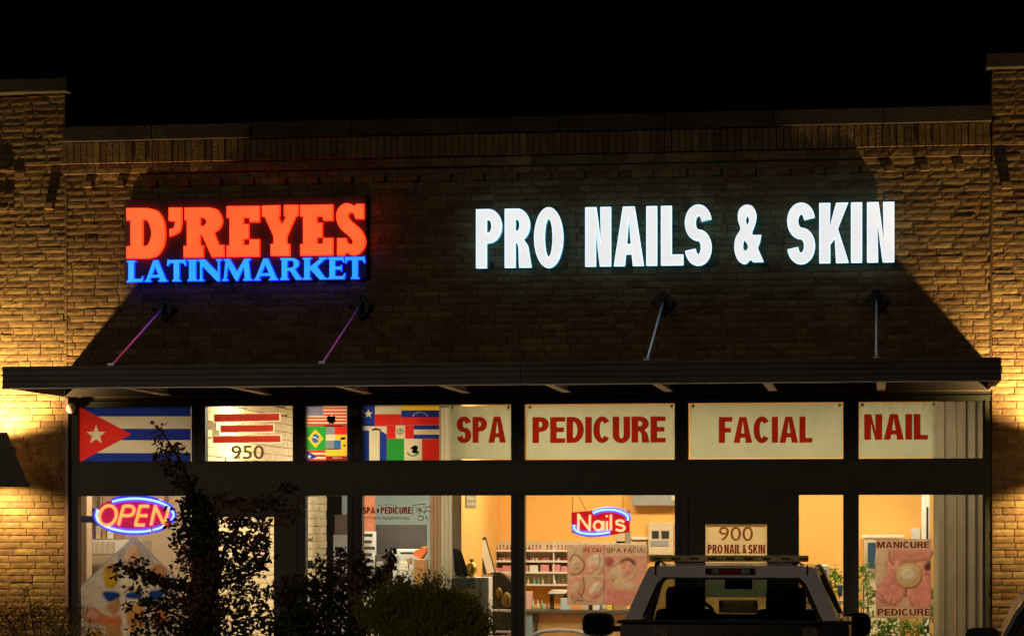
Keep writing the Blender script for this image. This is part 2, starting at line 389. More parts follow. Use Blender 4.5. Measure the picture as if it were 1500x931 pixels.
# ------------------------------------------------------------------ brick building
XL, XR = -8.643, 1.11
bld = thing('brick_building', 'tan brick strip mall front with stone coping and dark metal storefront windows', 'building', ((XL + XR) / 2, 0, 0))
def bricks(m, tone, fn, u0, u1, v0, v1, bw=.25, bh=.0715, gap=.009, rough=.0006, jut=.0012, stack=0, skip=None):
    """rows of rough bricks; fn(u,v,d) d = outward"""
    row = 0; v = v0
    while v < v1 - .02:
        vt = min(v + bh, v1); u = u0 - (bw / 2 if row % 2 else 0) - random.random() * .04
        while u < u1 - .01:
            L = bw * random.choice((1, 1, 1, 1, .5, .82, 1.1)); a, b = max(u, u0), min(u + L, u1)
            u += L
            if b - a < .03: continue
            if skip and skip((a + b) / 2, (v + vt) / 2): continue
            a += gap / 2; b -= gap / 2; c = v + gap / 2; d = vt - gap / 2
            base = random.gauss(0, jut) + random.choice((0, 0, 0, 0, 0, .003)); tl = random.gauss(0, .0009)
            nx, nz = 6, 3; k = len(m.v)
            for j in range(nz):
                for i in range(nx):
                    e = i in (0, nx - 1) or j in (0, nz - 1)
                    uu = a + (b - a) * (i / (nx - 1)); vv = c + (d - c) * (j / (nz - 1))
                    if 0 < i < nx - 1: uu += random.uniform(-.006, .006)
                    vv += random.gauss(0, .0013); uu += random.gauss(0, .001)
                    dd = base + tl * (j - 1) + random.gauss(0, rough) - (.003 if e else 0)
                    m.v.append(tuple(fn(uu, vv, dd)))
            t = min(1, max(0, random.gauss(.5, .2))) if random.random() > .06 else .05
            for j in range(nz - 1):
                for i in range(nx - 1):
                    q = k + j * nx + i; m.f.append((q, q + 1, q + nx + 1, q + nx)); m.m.append(0); tone.append(t)
            ring = [k + i for i in range(nx)] + [k + j * nx + nx - 1 for j in range(1, nz)] + [k + (nz - 1) * nx + i for i in range(nx - 2, -1, -1)] + [k + j * nx for j in range(nz - 2, 0, -1)]
            kb = len(m.v)
            rp = []
            for idx, r_ in enumerate(ring):
                rp.append(m.v[r_])
            # push back to the mortar bed
            for p in rp:
                q = Vector(p) - Vector(fn(0, 0, 1)) * 0
                m.v.append(tuple(q + (Vector(fn(0, 0, 0)) - Vector(fn(0, 0, 1))) * .022))
            n = len(ring)
            for i in range(n):
                j = (i + 1) % n; m.f.append((ring[i], ring[j], kb + j, kb + i)); m.m.append(0); tone.append(t)
        v = vt; row += 1
    return m
wallf = lambda off: (lambda u, v, d: (u, -off - d, v))
m = M(); tone = []
bricks(m, tone, wallf(0), XL + .012, XR - .012, 3.196, 5.556)
# projecting double course, then the soldier course
bricks(m, tone, wallf(.055), XL + .012, XR - .012, 5.557, 5.655, bh=.098, jut=.002)
x = XL + .012
while x < XR - .03:
    wd = .0715; k = len(m.v); t = min(1, max(0, random.gauss(.45, .22))); d = .10 + random.gauss(0, .003)
    m.box(x + .004, -d, 5.662, min(x + wd - .004, XR - .012), .01, 5.884); tone += [t] * 6
    x += wd
m.box(XL + .012, -.044, 5.5585, XR - .012, .012, 5.655); tone += [.5] * 6
m.box(XL + .004, .013, 3.18, XR - .004, .25, 5.885, 1); tone += [.5] * 6
main_wall = m.build('wall', [m_brick, m_mortar], bld, tone=tone)
def pier(a, b, left):
    m = M(); tone = []
    bricks(m, tone, wallf(0), a, b, .0, 5.66)
    sx0, sx1 = (-9.06, b) if left else (a, b)
    bricks(m, tone, wallf(.0), a if left else b - .02, sx0 if left else b, 5.66, 6.42)
    bricks(m, tone, wallf(.035), sx0, sx1, 5.662, 6.42)
    if left:
        for z in (5.18, 5.25, 5.33): bricks(m, tone, wallf(.022), a, -9.18, z, z + .066, jut=.001)
        bricks(m, tone, wallf(.02), -9.175, -9.06, 5.55, 5.62, jut=.001); bricks(m, tone, wallf(.03), a, -9.18, 5.61, 5.66, bh=.05, jut=.001)
    m.box(a, .013, -.1, b, .42, 6.423, 1); tone += [.5] * 6
    for (qa, qb, qd, z_0, z_1) in (((a, -9.18, .013, 5.18, 5.246), (a, -9.18, .013, 5.25, 5.316), (a, -9.18, .013, 5.33, 5.396), (-9.178, -9.062, .011, 5.55, 5.615), (a, -9.182, .02, 5.612, 5.658), (sx0, b, .024, 5.664, 6.42)) if left else ((a, b, .024, 5.664, 6.42),)):
        m.box(qa, -qd, z_0, qb, .012, z_1); tone += [.5] * 6
    o = m.build('pier', [m_brick, m_mortar], bld, tone=tone)
    m = M(); m.box(a - .06, -.16, 6.425, b + .06, .48, 6.57, bev=.008)
    m.build('coping', m_coping, o)
    return o
pier(-12.4, XL + .036, True); pier(XR + .004, 5.2, False)
# vertical control joints beside the piers
for a in (XL + .036, XR - .010):
    m = M(); m.box(a, -.002, 3.42, a + .011, .012, 5.5); m.build('control_joint', mat('joint_sealant', (.10, .07, .045), .9), bld)
# coping stones of the lower parapet
xs = [XL + .045] + [ax(p) for p in (228, 372, 520, 672, 822, 975, 1133, 1293)] + [XR - .002]
for a, b in zip(xs, xs[1:]):
    m = M(); k = random.uniform(-.003, .003)
    m.box(a + .004, -.155 + k, 5.89, b - .004, .33, 6.05 + k, bev=.007); m.build('coping_stone', m_coping, bld)
# corbel bricks
first = None; i = 0; x = -8.356
while x < XR - .1:
    m = M()
    m.box(x - .045, -.052, 5.416, x + .045, .008, 5.486, bev=.006)
    m.build('corbel', m_brick, bld, tone=[.45] * len(m.f)); x += .3519
for px in (73, 1474):
    p = at(px, 300); m = M(); m.box(p.x - .047, -.062, 5.19 if px < 500 else 5.22, p.x + .047, .008, 5.262 if px < 500 else 5.29, bev=.006)
    m.build('corbel', m_brick, bld, tone=[.5] * len(m.f))
# storefront frame
Z_T1, Z_T0, Z_L1, Z_S = 3.082, 2.503, 2.134, .38
TR = [(113, 280), (300, 428), (447, 508), (530, 748), (768, 988), (1008, 1235), (1258, 1440)]
X = lambda p: ax(p)
FX0, FX1 = XL + .036 + .003, XR - .0
m = M(); Y0, Y1 = .015, .14
m.box(FX0, Y0, Z_T1, FX1, Y1, 3.178, bev=.004)                                   # header
m.box(FX0, Y0 - .012, 3.13, FX1, Y0 + .001, 3.14)
m.box(FX0, Y0 + .004, Z_L1 + .0, FX1, Y1 + .01, Z_T0, bev=.004)                     # deep middle rail
m.box(FX0, Y0 - .006, Z_T0 - .03, FX1, Y0 + .006, Z_T0 - .002); m.box(FX0, Y0 - .006, Z_L1 + .002, FX1, Y0 + .006, Z_L1 + .03)
edges = [(FX0, X(113))] + [(X(a), X(b)) for a, b in ((280, 300), (428, 447), (508, 530), (748, 768), (988, 1008), (1235, 1258))] + [(X(1440), FX1)]
for a, b in edges:
    m.box(a, Y0 + .002, Z_T0 + .001, b, Y1 - .001, Z_T1 - .001, bev=.004)
    m.box(a, Y0 + .002, -.02, b, Y1 - .001, Z_L1 - .001, bev=.004)
    mid = a + (b - a) * .33
    m.box(mid - .006, Y0 - .010, -.02, mid + .006, Y0 + .004, Z_L1 - .002); m.box(mid - .006, Y0 - .010, Z_T0 + .002, mid + .006, Y0 + .004, Z_T1 - .002)
m.box(X(1150), Y0 + .003, -.02, X(1170), Y1 - .002, Z_L1 - .001, bev=.004)          # beside the salon door
for a, b in ((113, 280), (447, 508), (530, 748), (768, 988), (1170, 1235), (1258, 1440)):
    m.box(X(a) + .001, Y0 + .006, .0, X(b) - .001, Y1 - .004, Z_S)
m.build('storefront_frame', m_frame, bld)
m = M(); m.box(FX0 - .004, -.035, .0, FX0 + .03, .012, 3.176)
m.build('jamb_trim', mat('jamb_trim', (.20, .12, .12), .5, .2), bld)  # pinkish light on the frame's outer edge is put into its colour
for a, b in TR:
    m = M(); m.box(X(a) + .002, .066, Z_T0 + .002, X(b) - .002, .072, Z_T1 - .002); m.build('transom_pane', m_glass, bld)
for a, b in ((113, 280), (447, 508), (530, 748), (768, 988), (1170, 1235), (1258, 1440)):
    m = M(); m.box(X(a) + .002, .066, Z_S + .002, X(b) - .002, .072, Z_L1 - .002); m.build('window_pane', m_glass, bld)
def door(a, b, ga, gb, gz1):
    m = M(); x0, x1 = X(a) + .001, X(b) - .001
    g0, g1 = X(ga), X(gb)
    m.box(x0, .03, .0, g0, .075, Z_L1 - .0485, bev=.004); m.box(g1, .03, .0, x1, .075, Z_L1 - .0485, bev=.004)
    m.box(g0 + .001, .031, gz1, g1 - .001, .074, Z_L1 - .0485); m.box(g0 + .001, .031, .0, g1 - .001, .074, .25)
    m.box(x0 - .003, .02, Z_L1 - .049, x1 + .003, .135, Z_L1 + .004)
    m.box(x0 - .003, .077, .0, x0 + .03, .13, Z_L1 - .05); m.box(x1 - .03, .077, .0, x1 + .003, .13, Z_L1 - .05)
    d = m.build('door', m_frame, bld)
    m = M(); m.box(g0 + .002, .05, .252, g1 - .002, .055, gz1 - .002); m.build('door_pane', m_glass, d)
    m = M(); hx = g0 - .06
    m.tube([(hx, .02, .95), (hx, -.03, .97), (hx, -.03, 1.22), (hx, .02, 1.24)], .012); m.build('door_handle', m_rod, d, smooth=True)
    return d
door(300, 428, 318, 400, at(350, 757).z)
door(1008, 1150, 1033, 1123, at(1078, 767).z)

# ------------------------------------------------------------------ canopy
cp = thing('canopy', 'long flat dark bronze metal canopy hung over the shop windows by four rods', 'canopy', ((XL + XR) / 2, 0, 3.19))
def canopy():
    CY = -1.87
    xj = ax(762, CY)
    for a, b in ((XL - .006, xj - .003), (xj + .003, XR + .012)):
        prof = [(0, 3.188), (0, 3.205)]
        z = 3.205
        pts = [(0, 3.187), (.0, 3.203), (.012, 3.206), (.012, 3.243), (0, 3.248), (0, 3.256), (.012, 3.261), (.012, 3.300), (0, 3.305), (0, 3.313), (.012, 3.318), (.012, 3.358), (0, 3.364), (0, 3.369), (.012, 3.374), (.012, 3.402), (.06, 3.402), (.06, 3.187)]
        m = M(); m.shape([[(CY + p, z_) for p, z_ in pts]], lambda u, v, d: (d, u, v), a, b); m.build('fascia', m_fascia, cp)
    for a, b in ((XL - .006, XL + .03), (XR - .03, XR + .012)):
        m = M(); m.box(a, CY + .061, 3.19, b, -.045, 3.40); m.build('side_beam', m_fascia, cp)
    m = M(); m.box(XL + .031, CY + .062, 3.33, XR - .031, -.04, 3.36)
    for i in range(12):
        y = CY + .15 + i * .145; m.box(XL + .032, y, 3.322, XR - .032, y + .02, 3.331)
    m.build('roof_deck', m_soffit, cp)
    m = M(); m.box(XL + .031, -.044, 3.19, XR - .031, -.036, 3.30); m.build('rear_beam', m_soffit, cp)
    for px in (163, 320, 478, 632, 790, 950, 1114, 1284):
        x = ax(px, CY); m = M()
        m.box(x, CY + .062, 3.195, x + .085, -.046, 3.207); m.box(x + .036, CY + .062, 3.208, x + .05, -.046, 3.32)
        m.build('joist', m_joist, cp)
    m = M(); m.box(XL + .0, CY - .004, 3.178, XR, CY + .05, 3.1865); m.build('drip_edge', mat('bright_edge', (.6, .58, .55), .35, .4), cp)
    for (fx, fy, wx, wy) in ((168, 530, 238, 452), (481, 530, 527, 449), (951, 525, 971, 443), (1289, 521, 1284, 440)):
        a = at(fx, fy, CY + .02); b = at(wx, wy, -.06); a.z = 3.40; a.x = b.x
        m = M(); m.tube([a, b], .012); m.box(a.x - .03, a.y - .03, 3.40, a.x + .03, a.y + .03, 3.425)
        rod = m.build('hanger_rod', m_rod, cp, smooth=True)
        m = M(); r = .135; c = (b.x, b.z)
        m.shape([[(c[0] - r, c[1]), (c[0], c[1] + r), (c[0] + r, c[1]), (c[0], c[1] - r)]], XZ, -.045, -.005)
        m.box(c[0] - .02, -.10, c[1] - .06, c[0] + .02, -.044, c[1] + .06)
        for dx, dz in ((.1, 0), (-.1, 0), (0, .1), (0, -.1)): m.ball((c[0] + dx, -.05, c[1] + dz), .02, .012, .02, seg=8)
        m.build('wall_plate', m_black, rod)
canopy()

# ------------------------------------------------------------------ wall lamps (up and down)
def spot(name, loc, up, e, size, blend, parent, yaw=0, rad=.03, col=(1, .645, .24)):
    l = bpy.data.lights.new(name, 'SPOT'); l.energy = e; l.spot_size = R(size); l.spot_blend = blend; l.shadow_soft_size = rad; l.color = col
    o = bpy.data.objects.new(name, l); COL.objects.link(o); o.location = loc
    o.rotation_euler = (R(180) if up else 0, 0, 0)
    o.parent = parent; o.matrix_parent_inverse = Matrix.Translation(parent.location).inverted()
    return o
def wall_lamp(cx, label, top_h, bot_h):
    t = thing('wall_lamp', label, 'wall lamp', (cx, -.02, 2.5), 'up and down lamps on the brick piers')
    z0, z1 = 2.225, 2.80
    m = M(); m.shape([[(cx - bot_h, z0), (cx - top_h, z1), (cx + top_h, z1), (cx + bot_h, z0)]], XZ, -.46, -.445)
    m.build('shield', mat('lamp_metal', (.03, .022, .018), .35, .5), t)
    m = M(); m.box(cx - .09, -.03, 2.38, cx + .09, -.008, 2.66, bev=.008); m.box(cx - .03, -.445, 2.49, cx + .03, -.03, 2.53)
    m.build('bracket', MATS['lamp_metal'], t)
    for zz in (2.41, 2.535):
        m = M(); m.lathe((cx, -.37, zz), [(.03, 0), (.034, .05), (.03, .075)]); m.build('bulb', emit('warm_bulb', (1, .62, .25), 12), t)
    spot('up_light', (cx, -.37, 2.64), True, 800, 150, .8, t)
    spot('down_light', (cx, -.37, 2.38), False, 250, 150, .8, t)
wall_lamp(-9.27, 'dark tapered wall lamp glowing on the left brick pier', .17, .41)
wall_lamp(1.75, 'wall lamp on the right brick pier beyond the window blinds', .13, .27)

# ------------------------------------------------------------------ red and blue cabinet sign
def slab():
    G = {}
    G['D'] = ([(125, 125), (235, 125), (285, 140, 1), (318, 190, 1), (326, 255, 1), (318, 320, 1), (285, 370, 1), (235, 385), (125, 385), (125, 325), (147, 322), (147, 185), (125, 185)], [(208, 183), (238, 192, 1), (256, 255, 1), (238, 316, 1), (208, 323)])
    G["'"] = ([(347, 122), (412, 122), (412, 200), (400, 246, 1), (352, 270), (350, 235), (374, 225, 1), (382, 192), (347, 188)],)
    G['R'] = ([(430, 122), (555, 121), (600, 135, 1), (624, 185, 1), (612, 228, 1), (580, 250), (608, 318), (633, 318), (633, 376), (572, 378), (520, 262), (508, 262), (508, 320), (524, 320), (524, 378), (425, 379), (425, 322), (442, 322), (442, 185), (430, 185)], [(508, 172), (530, 173), (545, 195, 1), (530, 218), (508, 218)])
    E_ = [(650, 115), (818, 113), (818, 194), (770, 194), (768, 172), (735, 172), (735, 208), (762, 208), (762, 283), (735, 283), (735, 318), (768, 318), (770, 288), (818, 288), (818, 374), (650, 377), (650, 320), (665, 320), (665, 172), (650, 172)]
    G['E'] = (E_,)
    G['Y'] = ([(835, 112), (925, 110), (925, 165), (915, 165), (938, 215), (962, 163), (950, 163), (950, 108), (1021, 108), (1021, 162), (1010, 162), (962, 272), (962, 312), (977, 312), (977, 371), (880, 371), (880, 312), (895, 312), (895, 270), (848, 165), (835, 165)],)
    G['e'] = ([(x + 385, y - 7) for x, y in E_],)
    G['S'] = ([(1365, 103), (1365, 178), (1324, 178), (1314, 152, 1), (1293, 146, 1), (1283, 165, 1), (1298, 190, 1), (1352, 240, 1), (1375, 300, 1), (1350, 352, 1), (1310, 368, 1), (1272, 354), (1264, 368), (1228, 368), (1228, 282), (1272, 282), (1284, 308, 1), (1303, 314, 1), (1310, 296, 1), (1290, 270, 1), (1240, 222, 1), (1223, 165, 1), (1240, 118, 1), (1278, 99, 1), (1324, 116), (1326, 103)],)
    return G
def px4(c, Y, sc_=3.5714, ox=150, oy=270):
    out = []
    for x, y in c:
        p = at(ox + x / sc_, oy + y / sc_, Y); out.append((p.x, p.z))
    return out
sg = thing('store_sign', "lit sign with red slab letters D'REYES over blue letters LATINMARKET", 'sign', (ax(360), -.1, at(360, 350).z))
x0, z0, x1, z1 = rect(182, 292, 537, 414, -.06)
m = M(); m.box(x0, -.06, z0 + .03, x1, -.012, z1 + .02, bev=.006); m.build('cabinet', mat('sign_cabinet', (.018, .005, .010), .6), sg)
m_ro = emit('red_sign_face', (1, .045, .010), 3.0, (.5, .05, .02), .12); m_rs = emit('red_sign_edge', (1, .012, .002), 8, (.4, .01, .01))
m_bl = emit('blue_sign_face', (.025, .40, 2.2), 1.0, (.05, .2, .5), .12); m_bs = emit('blue_sign_edge', (.004, .02, 1), 4.5, (.01, .03, .4))
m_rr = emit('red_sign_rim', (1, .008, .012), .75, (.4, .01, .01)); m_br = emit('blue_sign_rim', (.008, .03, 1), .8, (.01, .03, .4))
for k, cs in slab().items():
    cs = [px4(smooth_outline(c), -.1) for c in cs]
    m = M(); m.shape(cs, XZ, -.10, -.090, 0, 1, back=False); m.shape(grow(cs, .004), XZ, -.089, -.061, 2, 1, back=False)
    m.build('letter', [m_ro, m_rs, m_rr], sg)
def serif(ch, w):
    s = .26; f = .07; g = .06
    def stem(x, a=0, b=1): return None
    if ch == 'L': return [[(0, 0), (0, g), (f, g + .03), (f, 1 - g - .03), (0, 1 - g), (0, 1), (f * 2 + s, 1), (f * 2 + s, 1 - g), (f + s, 1 - g - .03), (f + s, .14), (w - .1, .14), (w - .03, .27), (w, .27), (w - .03, 0)]]
    if ch == 'I': return [[(0, 0), (0, g), (f, g + .03), (f, 1 - g - .03), (0, 1 - g), (0, 1), (w, 1), (w, 1 - g), (w - f, 1 - g - .03), (w - f, g + .03), (w, g), (w, 0)]]
    if ch == 'T': return [[(w / 2 - .2, 0), (w / 2 - .2, g), (w / 2 - .13, g + .03), (w / 2 - .13, .86), (.13, .86), (.05, .72), (0, .74), (.04, 1.03), (.1, 1), (w - .1, 1), (w - .04, 1.03), (w, .74), (w - .05, .72), (w - .13, .86), (w / 2 + .13, .86), (w / 2 + .13, g + .03), (w / 2 + .2, g), (w / 2 + .2, 0)]]
    if ch == 'A':
        return [[(0, 0), (0, g), (.07, g + .03), (w / 2 - .12, 1), (w / 2 + .1, 1), (w - .06, g + .03), (w, g), (w, 0), (w - .42, 0), (w - .42, g), (w - .33, g + .02), (w - .37, .2), (.3, .2), (.22, g + .02), (.3, g), (.3, 0)], [(.35, .32), (w - .42, .32), (w / 2 - .03, .72)]]
    if ch == 'N': return [[(0, 0), (0, g), (.07, g + .03), (.07, .88), (0, .94), (0, 1), (.3, 1), (w - .17, .38), (w - .17, 1 - g - .03), (w - .25, 1 - g), (w - .25, 1), (w, 1), (w, 1 - g), (w - .08, 1 - g - .03), (w - .08, -.02), (w - .2, -.02), (.17, .7), (.17, g + .03), (.25, g), (.25, 0)]]
    if ch == 'M': return [[(0, 0), (0, g), (.08, g + .03), (.16, 1 - g - .03), (.08, 1 - g), (.08, 1), (.36, 1), (w / 2, .42), (w - .36, 1), (w - .08, 1), (w - .08, 1 - g), (w - .16, 1 - g - .03), (w - .07, g + .03), (w, g), (w, 0), (w - .42, 0), (w - .42, g), (w - .34, g + .03), (w - .38, .66), (w / 2 + .03, 0), (w / 2 - .06, 0), (.27, .66), (.2, g + .03), (.28, g), (.28, 0)]]
    if ch == 'R': return [[(0, 0), (0, g), (f, g + .03), (f, 1 - g - .03), (0, 1 - g), (0, 1)] + arc(w * .52, .74, w * .36, .26, 90, -62, 10) + [(w * .8, .3), (w, .05), (w, 0), (w - .28, 0), (w * .45, .42), (f + s, .42), (f + s, g + .03), (f * 2 + s, g), (f * 2 + s, 0)], [(f + s, .54)] + arc(w * .5, .72, w * .14, .17, -70, 90, 8) + [(f + s, .88)]]
    if ch == 'K': return [[(0, 0), (0, g), (f, g + .03), (f, 1 - g - .03), (0, 1 - g), (0, 1), (f * 2 + s, 1), (f * 2 + s, 1 - g), (f + s, 1 - g - .03), (f + s, .58), (w - .36, .93), (w - .4, .95), (w - .4, 1), (w - .02, 1), (w - .02, .95), (w - .14, .91), (w * .58, .6), (w - .12, .09), (w, .05), (w, 0), (w - .36, 0), (f + s + .03, .46), (f + s, .44), (f + s, g + .03), (f * 2 + s, g), (f * 2 + s, 0)]]
    if ch == 'E': return [[(0, 0), (0, g), (f, g + .03), (f, 1 - g - .03), (0, 1 - g), (0, 1), (w - .08, 1), (w - .06, .76), (w - .1, .76), (w - .16, .87), (f + s, .87), (f + s, .57), (w - .24, .57), (w - .2, .64), (w - .17, .64), (w - .17, .36), (w - .2, .36), (w - .24, .44), (f + s, .44), (f + s, .13), (w - .12, .13), (w - .04, .26), (w, .26), (w - .04, 0)]]
for ch, a, b in (('L', 128, 212), ('A', 221, 338), ('T', 337, 437), ('I', 445, 496), ('N', 503, 622), ('M', 626, 782), ('A', 793, 917), ('R', 930, 1042), ('K', 1048, 1176), ('E', 1180, 1270), ('T', 1268, 1374)):
    yt = 399 - (a - 128) * .0165; yb = 509 - (a - 128) * .0142
    p = at(150 + a / 3.5714, 270 + yt / 3.5714, -.1); q = at(150 + b / 3.5714, 270 + yb / 3.5714, -.1)
    w_ = (b - a) / 110
    cs = serif(ch, w_)
    cs = [[(p.x + u / w_ * (q.x - p.x), q.z + v * (p.z - q.z)) for u, v in c] for c in cs]
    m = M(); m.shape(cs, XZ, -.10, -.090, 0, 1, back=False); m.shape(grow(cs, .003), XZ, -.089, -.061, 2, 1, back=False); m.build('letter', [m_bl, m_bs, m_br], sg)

# ------------------------------------------------------------------ white channel letters
wg = thing('store_sign', 'white glowing channel letters PRO NAILS & SKIN on the brick wall', 'sign', (ax(1000), -.1, at(1000, 345).z))
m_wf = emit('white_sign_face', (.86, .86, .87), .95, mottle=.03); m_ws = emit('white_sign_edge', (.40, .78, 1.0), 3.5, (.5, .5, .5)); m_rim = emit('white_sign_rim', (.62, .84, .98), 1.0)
m_ret = emit('letter_return', (.12, .45, .75), .6, (.3, .4, .45))  # returns glow faint blue, added to halo the brick around the letters
for ch, a, b in (('P', 698, 734), ('R', 740, 776), ('O', 783, 824), ('N', 858, 894), ('A', 900, 942), ('I', 947.5, 961.5), ('L', 969, 1000), ('S', 1004, 1041.5), ('&', 1076, 1118), ('S', 1154, 1193), ('K', 1201, 1242), ('I', 1247.5, 1262), ('N', 1271, 1309)):
    p = at(a, 0, -.16); q = at(b, 0, -.16)
    zt = at(1000, 301.8, -.16).z; zb = at(1000, 387.3, -.16).z; H = zt - zb; w_ = (q.x - p.x) / H
    cs = sans(ch, w_, .165, .165)
    if ch == 'S': cs = sans(ch, w_, .165, .175)
    cs = [[(p.x + u * H, zb + v * H) for u, v in c] for c in cs]
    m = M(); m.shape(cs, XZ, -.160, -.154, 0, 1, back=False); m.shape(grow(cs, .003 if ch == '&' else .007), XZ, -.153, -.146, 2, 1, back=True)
    o = m.build('letter', [m_wf, m_ws, m_rim], wg)
    m = M(); m.shape(cs, XZ, -.145, -.03, 0, back=True); m.build('letter_return', m_ret, o)
    m = M()
    cx = (p.x + q.x) / 2
    for z_ in (zb + .02, zt - .2): m = M(); m.box(cx - .012, -.031, z_, cx + .012, -.004, z_ + .03); m.build('standoff', m_black, o)

# ------------------------------------------------------------------ banners behind the transoms
YB = .10
def banner(px0, px1, text, tx0, tx1, ty0, ty1, label, wd=.8, s=.2):
    p0 = X(px0); p1 = X(px1)
    t = thing('banner', label, 'banner', ((p0 + p1) / 2, YB, 2.8))
    m = M(); n = 16
    top, bot = Z_T1 - .012, Z_T0 + .012
    for i in range(n):
        for j in range(5):
            f = lambda a, b: (p0 + (p1 - p0) * a / n, YB + .02 + .008 * math.sin(a * 1.7 + b) * (b / 5), bot + (top - bot) * b / 5)
            m.quad(f(i, j), f(i + 1, j), f(i + 1, j + 1), f(i, j + 1))
    m.build('cloth', thin('banner_cloth', (.43, .46, .34), .5), t)
    m = M(); a, zb, b, zt = rect(tx0, ty0, tx1, ty1, YB)
    word(m, text, a, zb, b, zt, YB, s=s * 1.18, t=.18, wd=wd, depth=.004, gap=.05)
    m.build('lettering', thin('banner_red', (.60, .034, .014), .85), t)
    for q in (p0 + .03, p1 - .03): m = M(); m.box(q - .012, YB + .0, top - .03, q + .012, YB + .012, top); m.build('clip', m_rod, t)
banner(656, 747, 'SPA', 669, 741, 610, 648, 'cream banner reading SPA in red behind the transom glass', .95, .2)
banner(770, 987, 'PEDICURE', 780, 975, 610, 648, 'cream banner reading PEDICURE in red across the transom', .98, .2)
banner(1010, 1234, 'FACIAL', 1053, 1190, 610, 648, 'cream banner reading FACIAL in red across the transom', .98, .2)
banner(1259, 1372, 'NAIL', 1266, 1359, 606, 643.5, 'cream banner reading NAIL in red beside the vertical blinds', .98, .2)

# ------------------------------------------------------------------ flags on the transom glass
def star(cx, cz, r, k=.4, rot=90):
    return [(cx + (r if i % 2 == 0 else r * k) * math.cos(R(rot + 36 * i)), cz + (r if i % 2 == 0 else r * k) * math.sin(R(rot + 36 * i))) for i in range(10)]
FK = ['red', 'blue', 'white', 'green', 'yellow', 'grey', 'black', 'lblue', 'maroon']
def raster(shapes, world, step=.35):
    """flat print: shapes painted in order, cut into thin rows so that nothing overlaps"""
    ys = [p[1] for _, cs in shapes for c in cs for p in c]; y = min(ys); y1 = max(ys); m = M()
    while y < y1:
        yc = y + step / 2; row = []
        for col, cs in shapes:
            xs = []
            for c in cs:
                for i in range(len(c)):
                    a, b = c[i], c[(i + 1) % len(c)]
                    if (a[1] <= yc) != (b[1] <= yc): xs.append(a[0] + (yc - a[1]) / (b[1] - a[1]) * (b[0] - a[0]))
            xs.sort()
            for u, v in zip(xs[::2], xs[1::2]):
                if v - u < .05: continue
                new = []
                for (p, q, k) in row:
                    if q <= u or p >= v: new.append((p, q, k)); continue
                    if p < u: new.append((p, u, k))
                    if q > v: new.append((v, q, k))
                new.append((u, v, col)); row = new
        for (p, q, k) in row:
            if q - p > .02: m.quad(world(p, y + step), world(q, y + step), world(q, y), world(p, y), k)
        y += step
    return m
class Flag:
    def __init__(s, ox, oy, k=4.654, Y=.088): s.o = (ox, oy, k); s.Y = Y; s.sh = []
    def p(s, x, y, Y): q = at(s.o[0] + x / s.o[2], s.o[1] + y / s.o[2], Y); return (q.x, q.z)
    def r(s, c, x0, y0, x1, y1, L=0): return s.g(c, [(x0, y0), (x1, y0), (x1, y1), (x0, y1)], L)
    def g(s, c, pts, L=0):
        s.sh.append((FK.index(c), [[(s.o[0] + x / s.o[2], s.o[1] + y / s.o[2]) for x, y in pts]])); return s
    def st(s, c, x, y, r, L=1): return s.g(c, [(a, b) for a, b in star(x, y, r, rot=-90)], L)
    def el(s, c, x, y, rx, ry, L=1): return s.g(c, arc(x, y, rx, ry, 0, 345, 23), L)
    def done(s, label, name='flag'):
        o = raster(s.sh, lambda x, y: at(x, y, s.Y), .3).build(name, [FL[k] for k in FK], None, fix=False); return tagit(o, label, 'flag', 'flags stuck on the transom glass')
F = Flag(0, 560)
F.r('blue', 600, 150, 1300, 230).r('white', 535, 231, 1300, 314).r('blue', 535, 315, 1300, 392).r('white', 535, 393, 1300, 479).r('blue', 535, 480, 1300, 542)
F.r('blue', 535, 150, 600, 230); F.g('red', [(533, 160), (533, 548), (897, 351)], 1); F.st('white', 655, 357, 70, 2)
F.done('large Cuban flag with a white star on a red triangle at the far left')
F = Flag(280, 560)
for i in range(13): F.r('red' if i % 2 == 0 else 'white', 780 if i > 6 else 900, 150 + i * 10.8, 1062, 150.3 + (i + 1) * 10.8)
F.r('blue', 780, 150, 899, 224)
for j in range(7):
    for i in range(9): F.el('white', 789 + i * 12.6 + (0 if j % 2 else 6), 156 + j * 10.3, 3.6, 3.6, 1)
blob = [(925 + 0, 232), (940, 225), (955, 232), (968, 226), (985, 232), (980, 250), (990, 262), (975, 270), (968, 285), (955, 274), (942, 284), (935, 266), (922, 258), (930, 248)]
F.g('black', blob, 2); F.done('red and white striped flag with starred blue canton above the Brazilian flag')
F = Flag(280, 560); F.r('green', 780, 299, 917, 458); F.g('yellow', [(848, 318), (902, 380), (848, 446), (793, 380)], 1); F.el('lblue', 848, 381, 25, 31, 2)
F.g('white', [(825, 366), (848, 370), (873, 388), (871, 394), (846, 377), (824, 373)], 3); F.done('green Brazilian flag with a yellow diamond')
F = Flag(280, 560); F.r('grey', 918, 299, 978, 353).r('red', 978.5, 299, 1062, 353).r('white', 918, 354, 985, 394).r('yellow', 985.5, 354, 1062, 394).r('grey', 918, 394.5, 975, 450).r('lblue', 975.5, 394.5, 1020, 452).r('yellow', 1020.5, 394.5, 1062, 455).r('yellow', 918, 456, 1062, 500)
F.r('maroon', 918, 500.5, 1062, 534); F.g('black', [(1012, 385), (1030, 372), (1055, 372), (1050, 386), (1030, 390)], 1); F.g('black', [(1035, 420), (1055, 425), (1052, 438), (1038, 430)], 1)
F.r('white', 965, 510, 1030, 514, 1)
F.done('patchwork of yellow, grey and red flag blocks beside the Brazilian flag')
F = Flag(280, 560)
for i in range(5): F.r('red' if i % 2 == 0 else 'white', 780, 462 + i * 14.5, 917, 462 + (i + 1) * 14.5)
